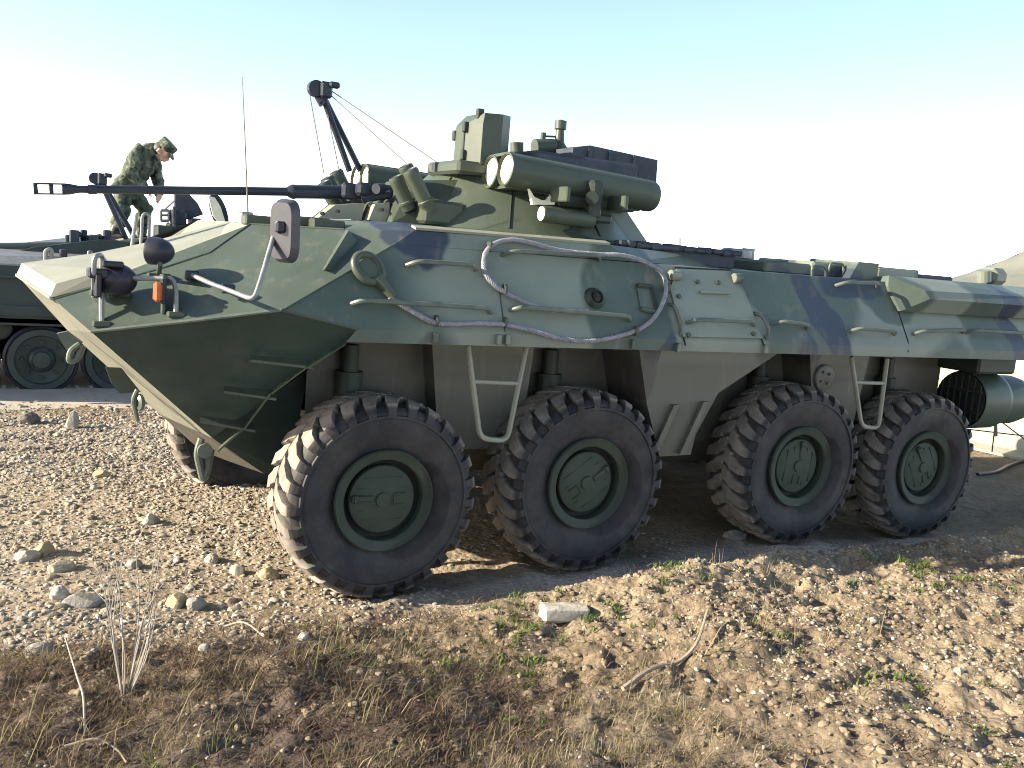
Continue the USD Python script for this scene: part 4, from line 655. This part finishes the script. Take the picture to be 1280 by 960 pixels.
def hand(w, f):
    d = nrm(f-w); s = nrm(np.cross(d, fw)); ch = [[(w, .03), (lerp(w, f, .55), .038)]]
    for k in range(4):
        o = fw*(.024*(k-1.5)); L_ = (.085, .098, .092, .07)[k]; base = lerp(w, f, .6)+o; mid = base+d*L_*.5-s*.008; ch.append([(base, .0125), (mid, .011), (mid+d*L_*.45-s*.03, .009)])
    tb = lerp(w, f, .3)-fw*.035; ch.append([(tb, .014), (tb+d*.05-fw*.02-s*.01, .012), (tb+d*.085-fw*.015-s*.03, .010)]); return ch
hd = nrm(A((-0.006,7.014,2.851))-A((-0.08,7.069,2.937))); hu = nrm(np.cross(fw, hd)); hu = hu if hu[2] > 0 else -hu
hc = head+hu*.02
chains = [[(hip, .12), (lerp(hip, chest, .5), .115), (chest, .125), (neck, .065)], [(neck, .065), (hc-hu*.05, .07)], [(hc, .098), (hc+hd*.035+hu*.02, .09)], [(hc+hd*.05-hu*.07, .055), (hc+hd*.02-hu*.05, .07)],
          [(hc+hd*.11-hu*.0, .014), (hc+hd*.128-hu*.03, .018)], [(hc+fw*.10-hu*.01, .022), (hc+fw*.10-hu*.035, .018)], [(hc-fw*.10-hu*.01, .022), (hc-fw*.10-hu*.035, .018)], [(hc+hd*.11-hu*.07, .016), (hc+hd*.10-hu*.06, .03)]]
for S_, E2, W_, F_ in ((LS, LE, LW, LF), (RS, RE, RW, RF)):
    chains.append([(chest, .08), (S_, .055), (E2, .036), (W_, .032)]); chains += hand(W_, F_)
for H_, K_, A_, T_ in ((LH, LK, LA, LT), (RH, RK, RA, RT)): chains.append([(H_, .085), (K_, .055), (A_, .042)]); chains.append([(A_, .04), (T_, .03)])
obj('body', cap_chain(chains, .014, 4), 'skin', man, smooth=True)
def wrinkle(t, amp, sc, seed):
    n = t.vertex_normals; t.vertices += n*(amp*(meshkit.fbm(t.vertices*sc, 3, seed)-.5))[:, None]; return t
jk = [[(lerp(hip, chest, -.05), .165), (lerp(hip, chest, .35), .155), (lerp(hip, chest, .75), .17), (chest+hu*.0, .178), (lerp(chest, neck, .7), .115)]]
for S_, E2, W_ in ((LS, LE, LW), (RS, RE, RW)): jk.append([(lerp(chest, S_, .3), .14), (S_, .098), (lerp(S_, E2, .5), .082), (E2, .072), (W_, .052)])
obj('jacket', wrinkle(cap_chain(jk, .018, 5), .085, 11, 3), 'soldier_cloth', man, smooth=True)
b = MB(); b.tm(cap_chain([[(lerp(chest, neck, .75)-hd*.02, .10), (neck+hd*.01, .085)]], .02, 4)); obj('collar', b, 'dark_green_paint', man, smooth=True)
for H_, K_, A_ in ((LH, LK, LA), (RH, RK, RA)): pass
tr = [[(hip, .175), (lerp(hip, chest, .15), .165)]]
for H_, K_, A_ in ((LH, LK, LA), (RH, RK, RA)): tr.append([(H_, .135), (lerp(H_, K_, .5), .112), (K_, .092), (lerp(K_, A_, .5), .085), (lerp(K_, A_, .85), .068)])
obj('trousers', wrinkle(cap_chain(tr, .018, 5), .08, 12, 8), 'soldier_cloth', man, smooth=True)
for K_, A_, T_ in ((LK, LA, LT), (RK, RA, RT)): obj('boot', cap_chain([[(lerp(K_, A_, .7), .064), (A_, .06)], [(A_-A((0, 0, .03)), .055), (T_, .045)]], .02, 4), 'boot_leather', man, smooth=True)
ct_ = hc+hu*.065-hd*.005; b = MB(); b.rev([(.112, -.03), (.118, .0), (.122, .075), (.112, .088), (0, .092)], ct_, hu, 24); cp = obj('cap', b, 'soldier_cloth', man, smooth=35)
b = MB(); b.slab([ct_+hd*.10-fw*.09-hu*.015, ct_+hd*.165-fw*.055-hu*.045, ct_+hd*.18-hu*.05, ct_+hd*.165+fw*.055-hu*.045, ct_+hd*.10+fw*.09-hu*.015], hu*.012); obj('cap_peak', b, 'soldier_cloth', cp)
obj('hair', cap_chain([[(hc-hd*.03-hu*.0, .104), (hc-hd*.045-hu*.045, .085)]], .02, 3), 'hair', man, smooth=True)
for s in (-1, 1): b = MB(); b.tm(trimesh.creation.icosphere(2, .012)); b.v[0] = b.v[0]+(hc+hd*.103+fw*.035*s+hu*.015); obj('eye', b, 'hair', man, smooth=True)

# ------------------------------------------------------------------ tent
tent = group('tent'); tag(tent, 'large pale canvas tent with a grey roof behind the rear of the carrier', 'tent')
def cloth(pts4, n, amp, seed):
    p = [A(q, float) for q in pts4]; U, W_ = np.meshgrid(np.linspace(0, 1, n), np.linspace(0, 1, n)); U, W_ = U.ravel()[:, None], W_.ravel()[:, None]
    v = (p[0]*(1-U)+p[1]*U)*(1-W_)+(p[3]*(1-U)+p[2]*U)*W_; nn = nrm(np.cross(p[1]-p[0], p[3]-p[0])); v = v+nn*(amp*(meshkit.fbm(np.hstack([U*6, W_*5, 0*U]), 3, seed)-.5)[:, None]+amp*.8*np.sin(U*9+W_*7)*W_*(1-W_))
    aa = (np.arange(n-1)[:, None]*n+np.arange(n-1)).ravel(); return v, np.vstack([np.stack([aa, aa+1, aa+n+1], 1), np.stack([aa, aa+n+1, aa+n], 1)])
t0, t1 = A((8.75, 4.6, -.02)), A((9.35, -.6, -.02)); w0, w1 = A((9.3, 4.6, 1.42)), A((10.0, -.6, 1.62)); e0, e1 = A((9.1, 4.6, 1.44)), A((9.75, -.9, 1.65)); r0, r1 = A((11.9,4.194,2.052)), A((12.2,2.297,3.004))
obj('wall', cloth([t0, t1, w1, w0], 40, .22, 4), 'tent_canvas', tent, smooth=True)
obj('roof', cloth([e0, e1, r1, r0], 30, .12, 8), 'tent_roof', tent, smooth=True)
obj('roof', cloth([r0, r1, r1+A((3, 0, -1.6)), r0+A((3, 0, -1.6))], 20, .1, 9), 'tent_roof', tent, smooth=True)
obj('wall', cloth([t1, t1+A((6, .2, 0)), w1+A((5.0, .2, 0)), w1], 30, .12, 14), 'tent_canvas', tent, smooth=True)
b = MB(); b.slab([t0+A((-.25, 0, .02)), t1+A((-.25, 0, .02)), t1+A((.05, 0, .06)), t0+A((.05, 0, .06))], (0, 0, .03)); obj('ground_flap', b, 'tent_canvas', tent)
for p, q in (((7.896,0.2,0.617), (8.071,0.3,0.184)), ((7.915,0.2,0.599), (8.321,0,0.328)), ((7.934,0.6,0.396), (8.297,0,0.421))): b = MB(); b.tube([p, q], .008, 6); obj('guy_rope', b, 'rope', tent)
b = MB(); b.tube([(7.836,0.2,0.809), (7.949,0.2,0.395)], .018, 8); obj('pole', b, 'dead_wood', tent)
b = MB(); pts = [A((7.44,0.002,0.02)), A((7.823,0.049,0.02)), A((8.383,0.266,0.02)), A((9.017,0.457,0.02)), A((9.451,0.48,0.02))]; b.tube(spline(pts, 6), .02, 8); tag(obj('ground_cable', b, 'black_housing', smooth=40), 'black cable lying on the pale ground at the foot of the tent', 'cable')

# ------------------------------------------------------------------ loose stones, named singly
def rock_mesh(seed, sc, sub=3, amp=.5):
    t = trimesh.creation.icosphere(sub, 1.); v = t.vertices; v = v*(1+amp*(meshkit.fbm(v*1.1+seed*7.3, 3, seed)-.5))[:, None]*(1+(.16*(meshkit.fbm(v*4.+seed, 3, seed+5)-.5) if sub > 2 else 0*v[:, 0]))[:, None]; r2 = np.random.default_rng(seed)
    for _ in range(9):
        n = nrm(r2.normal(size=3)); d = .66+.25*r2.random(); k = v@n; v = v-np.outer(np.maximum(0, k-d), n)*.9
    t.vertices = v*A(sc); return t
def rock(p, w, h, dp, m, seed, label, turn=0., tilt=0.):
    p = A(p); o = obj('stone', rock_mesh(seed, (w*.45, dp*.45, h*.47), 4), m, smooth=35, loc=(p[0], p[1], gh(p[0], p[1])+h*.10), rot=(tilt, 0, turn)); return tag(o, label, 'stone')
p = A((0.712,-2.314,0.13)); b = MB(); b.box((0, 0, 0), (.26, .13, .085), bev=.015); mm = trimesh.Trimesh(*[np.vstack(q) for q in (b.v, b.f)]).subdivide().subdivide().subdivide(); mm.vertices += .018*(meshkit.fbm(mm.vertices*22, 3, 5)-.5)[:, None]*mm.vertex_normals
tag(obj('stone_block', mm, 'rock_white', smooth=40, loc=(p[0], p[1], gh(p[0], p[1])+.045), rot=(-6, 0, -16)), 'pale oblong stone block lying in the grass in front of the second wheel', 'stone block')
rock((-1.348,3.389,0), .15, .30, .13, 'rock_white', 11, 'white pointed stone standing upright on the gravel near the tracked vehicle', 10)
rock((-1.71,3.649,0), .24, .18, .2, 'rock_dark', 12, 'dark rounded lump on the gravel left of the upright white stone')
rock((-1.071,0.206,0), .13, .14, .1, 'rock_white', 13, 'whitish wedge-shaped stone alone in the middle of the gravel', 20)
rock((-0.565,-1.004,0.02), .14, .11, .11, 'rock_yellow', 14, 'round yellow stone right against the tread of the front wheel')
rock((-0.729,-0.887,0.02), .11, .10, .1, 'rock', 15, 'cream stone just left of the round yellow stone by the front wheel')
rock((-1.686,-0.665,0.03), .20, .10, .13, 'rock', 16, 'long pale flat stone at the left gravel edge above the dry grass', 15)
rock((-1.72,-1.106,0.04), .12, .11, .11, 'rock_white', 17, 'bright angular stone at the edge of the dry grass on the left', 30)
rock((-1.609,-1.235,0.04), .23, .11, .14, 'rock_grey', 18, 'long dull brown stone beside the bright angular stone', -5)
rock((-1.152,-1.316,0.04), .15, .12, .13, 'rock_yellow', 19, 'buff boulder behind the twiggy dead weed', 25)
rock((-1.06,-1.367,0.04), .13, .11, .12, 'rock_grey', 20, 'grey stone immediately right of the buff boulder')
rock((-1.856,-1.815,0.06), .17, .10, .12, 'rock_grey', 21, 'grey stone half sunk in dark dry grass at the far left')
rock((-1.175,-2.179,0.06), .055, .05, .05, 'rock_white', 22, 'small chalky pebble alone on the dry grass below the front wheel')
rock((-1.763,-0.349,0.02), .14, .12, .11, 'rock_yellow', 23, 'yellowish stone above the long pale flat stone at left', 40)
rock((-1.852,-0.433,0.02), .15, .11, .12, 'rock', 24, 'blunt pale stone left of the yellowish stone at the gravel edge', 10)
rock((-0.833,-0.647,0.01), .12, .09, .1, 'rock', 25, 'flat-topped pale stone up the gravel from the cream stone', 60)
rock((-1.286,-0.652,0.02), .13, .08, .1, 'rock_grey', 26, 'greyish stone in the gravel between the white wedge and the buff boulder', 45)
rock((-1.262,1.52,0), .17, .10, .13, 'rock_yellow', 27, 'tan slab of stone on the gravel left of the far front wheel', 0)
rock((2.147,-3.692,0.14), .06, .06, .05, 'rock_white', 28, 'small white stone on the lit earth at lower right', 0)
rock((2.231,-3.089,0.14), .06, .05, .05, 'rock_white', 29, 'small pale stone on the sunlit earth below the third wheel', 0)
rock((2.906,-1.224,0.05), .22, .10, .16, 'rock_grey', 30, 'earthy grey clod in the shade between second and third wheels', 0)
# gravel
protos = []
UsdGeom.Scope.Define(stage, '/World/gravel_shapes')
def instancer(name, shapes, mat_, P, S, label, smooth=False):
    pi = UsdGeom.PointInstancer.Define(stage, '/World/'+name); tg = []
    for k, t in enumerate(shapes):
        q = usdkit.mesh(stage, '/World/%s/shape_%03d' % (name, k), t, '/World/Looks/'+mat_, smooth=smooth); tg.append(q.GetPath())
    pi.CreatePrototypesRel().SetTargets(tg); n = len(P)
    pi.CreatePositionsAttr(Vt.Vec3fArray.FromNumpy(P.astype(np.float32))); pi.CreateScalesAttr(Vt.Vec3fArray.FromNumpy(S.astype(np.float32)))
    pi.CreateProtoIndicesAttr(Vt.IntArray.FromNumpy(rng.integers(0, len(shapes), n).astype(np.int32)))
    an = rng.random(n)*math.pi; pi.CreateOrientationsAttr(Vt.QuathArray([Gf.Quath(float(math.cos(t)), 0, 0, float(math.sin(t))) for t in an]))
    return tag(pi.GetPrim(), label, kind='stuff')
stage.RemovePrim('/World/gravel_shapes')
def scatter(n, x0, x1, y0, y1, dens):
    x, y = rng.uniform(x0, x1, n), rng.uniform(y0, y1, n); k = rng.random(n) < dens(x, y); return x[k], y[k]
nz = lambda x, y, s, seed: meshkit.noise(np.stack([x*s, y*s, 0*x], -1), seed)
gr_sh = [rock_mesh(100+k, (1, .8+.03*k, .68), 1, 1.0) for k in range(10)]
left = lambda x, y: ss(1.2, .2, x-.35*y)                                        # the gravelly side of the ground
dA = lambda x, y: np.clip(ss(-2.2, -1.85, y+.3*(nz(x, y, 1.5, 2)-.5))*(.05+.95*ss(.6, -.5, x-.5*np.maximum(y, -1)*(y > -1)))*(.25+.85*nz(x, y, 1.2, 4)), 0, 1)
x1_, y1_ = scatter(130000, -4.6, 2.4, -2.9, 4.6, dA); s1 = .005+.017*rng.random(len(x1_))**2.6+.022*(rng.random(len(x1_)) > .988)
dB = lambda x, y: np.clip(ss(-1.8, -2.2, y)*ss(.3, 1.2, x+.3*y+.6)*(.2+.9*nz(x, y, 1.6, 14)), 0, 1)
x2_, y2_ = scatter(20000, .2, 5.5, -4.8, -1.6, dB); s2 = .004+.012*rng.random(len(x2_))**3+.012*(rng.random(len(x2_)) > .994)
dC = lambda x, y: .25+.5*nz(x, y, 2., 24)
x3_, y3_ = scatter(18000, -3.2, 4.8, -4.8, -1.4, dC); s3 = .003+.010*rng.random(len(x3_))**4
x4_, y4_ = scatter(9000, -4, 10, 1.4, 9, lambda x, y: .4+.6*nz(x, y, .7, 34)); s4 = .012+.03*rng.random(len(x4_))**2.5
xs, ys, sc = np.concatenate([x1_, x2_, x3_, x4_]), np.concatenate([y1_, y2_, y3_, y4_]), np.concatenate([s1, s2, s3, s4])
P = np.stack([xs, ys, gh(xs, ys)-sc*.05], 1); S = sc[:, None]*(.75+.55*rng.random((len(sc), 3)))
instancer('gravel', gr_sh, 'pebble', P, S, 'loose pale gravel and pebbles strewn over the earth')
print('gravel', len(P))
mottled('clod_earth', (.115, .088, .060), (.20, .16, .11), 9., .95, .6, 60., .008, spec=.2)
cx_, cy_ = scatter(9000, -3.2, 5.2, -4.8, -1.75, lambda x, y: np.clip(1.5*nz(x, y, 1.8, 72)-.25, 0, 1)); sc = .006+.022*rng.random(len(cx_))**2.2
instancer('earth_clods', [rock_mesh(300+k, (1, .9, .6), 2, 1.5) for k in range(6)], 'clod_earth', np.stack([cx_, cy_, gh(cx_, cy_)+sc*.1], 1), sc[:, None]*(.7+.6*rng.random((len(sc), 3))), 'crumbly clods of brown earth in the foreground', smooth=True)
# dry grass, litter and weeds
def tuft(seed, n, h, spread, lean, w=.0016):
    r = np.random.default_rng(seed); b = MB()
    for _ in range(n):
        p = A([r.normal()*spread, r.normal()*spread, 0]); an = r.random()*6.28; L_ = h*(.4+.8*r.random()); d = A([math.cos(an), math.sin(an), 0])*lean*(.3+r.random()); q1 = p+d*L_*.4+A([0, 0, L_*.6]); q2 = p+d*L_*1.1+A([0, 0, L_*(.75+.25*r.random())]); s = A([-math.sin(an), math.cos(an), 0])*w*(.6+r.random())
        b.add([p-s, p+s, q1+s*.8, q1-s*.8, q2], [[0, 1, 2], [0, 2, 3], [3, 2, 4]])
    return b.mesh()
dG = lambda x, y: np.clip(ss(-1.78, -2.1, y+.25*(nz(x, y, 2., 41)-.5))*(.03+.95*ss(1.4, .2, x+.25*(y+3)))*(2.1*nz(x, y, 2.0, 42)-.80), 0, 1)
gx_, gy_ = scatter(9500, -3.3, 4.6, -4.8, -1.75, dG); n = len(gx_); P = np.stack([gx_, gy_, gh(gx_, gy_)-.004], 1)
instancer('dry_grass', [tuft(k, 16, (.05, .075, .04, .09, .06, .05)[k], .045, (1.3, .8, 1.8, .6, 1.5, 2.)[k], .0012) for k in range(6)], 'dry_blade', P, (.45+.8*rng.random(n)**1.6)[:, None]*np.ones((1, 3)), 'short dry straw-coloured grass in the foreground')
lx, ly = scatter(15000, -3.3, 4.2, -4.8, -1.8, lambda x, y: np.clip((.06+.94*ss(1.0, -.5, x))*(1.35*nz(x, y, 1.7, 52)-.1), 0, 1)); n = len(lx); P = np.stack([lx, ly, gh(lx, ly)-.002], 1)
instancer('plant_litter', [tuft(20+k, 22, .022, .05, 2.6, .0016) for k in range(5)], 'brown_litter', P, (.6+.9*rng.random(n))[:, None]*np.ones((1, 3)), 'brown withered plant litter between the grass blades')
tx_, ty_ = scatter(700, -3.0, 2.2, -4.6, -1.9, lambda x, y: np.clip(2.*nz(x, y, 1.3, 82)-.6, 0, 1)); n = len(tx_); P = np.stack([tx_, ty_, gh(tx_, ty_)-.004], 1)
instancer('straw_stalks', [tuft(60+k, 5, .16, .03, .9, .0013) for k in range(5)], 'dry_blade', P, (.5+.7*rng.random(n))[:, None]*np.ones((1, 3)), 'sparse taller straw stalks standing out of the dry grass')
wx_, wy_ = scatter(1500, -2.8, 4.2, -4.6, -1.85, lambda x, y: np.clip(2.4*nz(x, y, 1.9, 62)-1.45, 0, 1)); n = len(wx_); P = np.stack([wx_, wy_, gh(wx_, wy_)], 1)
instancer('green_weeds', [tuft(40+k, 16, .035, .018, 1.1, .003) for k in range(4)], 'green_blade', P, (.6+.8*rng.random(n))[:, None]*np.ones((1, 3)), 'small green weed sprouts among the dry grass')
# dead weeds and sticks
def onground(p): p = A(p, float); return A([p[0], p[1], gh(p[0], p[1])])
wd = group('dead_weed'); tag(wd, 'leafless pale weed with many upright twigs at lower left', 'dead weed')
base = onground((-1.543,-2.466,0.06)); r = np.random.default_rng(3)
for k in range(15):
    an = r.random()*6.28; L_ = .32+.32*r.random(); d = A([math.cos(an)*.5+.12, math.sin(an)*.5, 1.])*1; d = nrm(d*A([.5, .5, 1])); p = base+A([math.cos(an)*.02, math.sin(an)*.02, -.01]); m1 = p+d*L_*.5+r.normal(size=3)*.012; e = p+d*L_+r.normal(size=3)*.03
    b = MB(); b.tube(spline([p, m1, e], 4), np.linspace(.0038, .0014, 9), 5)
    for q in range(3):
        s = lerp(m1, e, r.random()); b.tube([s, s+nrm(d+r.normal(size=3)*.7)*(.05+.09*r.random())], [.0018, .001], 4)
    obj('twig', b, 'dry_stem', wd)
def stick(name, pts, r0, m, label, cat, side=()):
    b = MB(); q = [A(p) for p in pts]; sp = spline(q, 6); b.tube(sp, np.linspace(r0, r0*.55, len(sp)), 7)
    for s in side: b.tube([A(t) for t in s], [r0*.5, r0*.25], 5)
    return tag(obj(name, b, m, smooth=40), label, cat)
def lift(p, h): return onground(p)+A([0, 0, h])
stick('stick', [lift((0.538,-3.128,0.13), .015), lift((0.737,-3.077,0.13), .035), lift((0.916,-3.051,0.13), .025), lift((1.053,-3.017,0.13), .05), lift((1.255,-2.842,0.13), .10)], .013, 'dead_wood', 'bent pale stick lying on the sunlit earth in the right foreground', 'stick')
stick('dry_stalk', [lift((-1.725,-2.734,0.06), .0), lift((-1.715,-2.533,0.06), .04), lift((-1.726,-2.358,0.06), .06), lift((-1.748,-1.986,0.06), .10)], .006, 'dry_stem', 'single bare stalk left of the twiggy dead weed', 'stalk')
stick('dry_stalk', [lift((-1.005,-1.815,0.06), .03), lift((-0.925,-1.904,0.06), .05), lift((-0.869,-2.085,0.06), .02)], .006, 'dry_stem', 'curved straw-coloured stalk below the front wheel', 'stalk')
stick('twig_on_ground', [lift((-1.805,-2.849,0.06), .02), lift((-1.696,-2.864,0.06), .03), lift((-1.631,-2.912,0.06), .02), lift((-1.61,-3.039,0.06), .01)], .006, 'dead_wood', 'forked dead twig on the ground in the bottom left corner', 'twig', [(lift((-1.702,-2.862,0.06), .03), lift((-1.581,-2.843,0.06), .05))])
stick('dry_stalk', [lift((-0.92,-2.405,0.06), .02), lift((-0.789,-2.293,0.06), .05), lift((-0.661,-2.258,0.06), .05)], .004, 'dry_stem', 'thin stalk slanting up to the right from the middle of the grass', 'stalk')
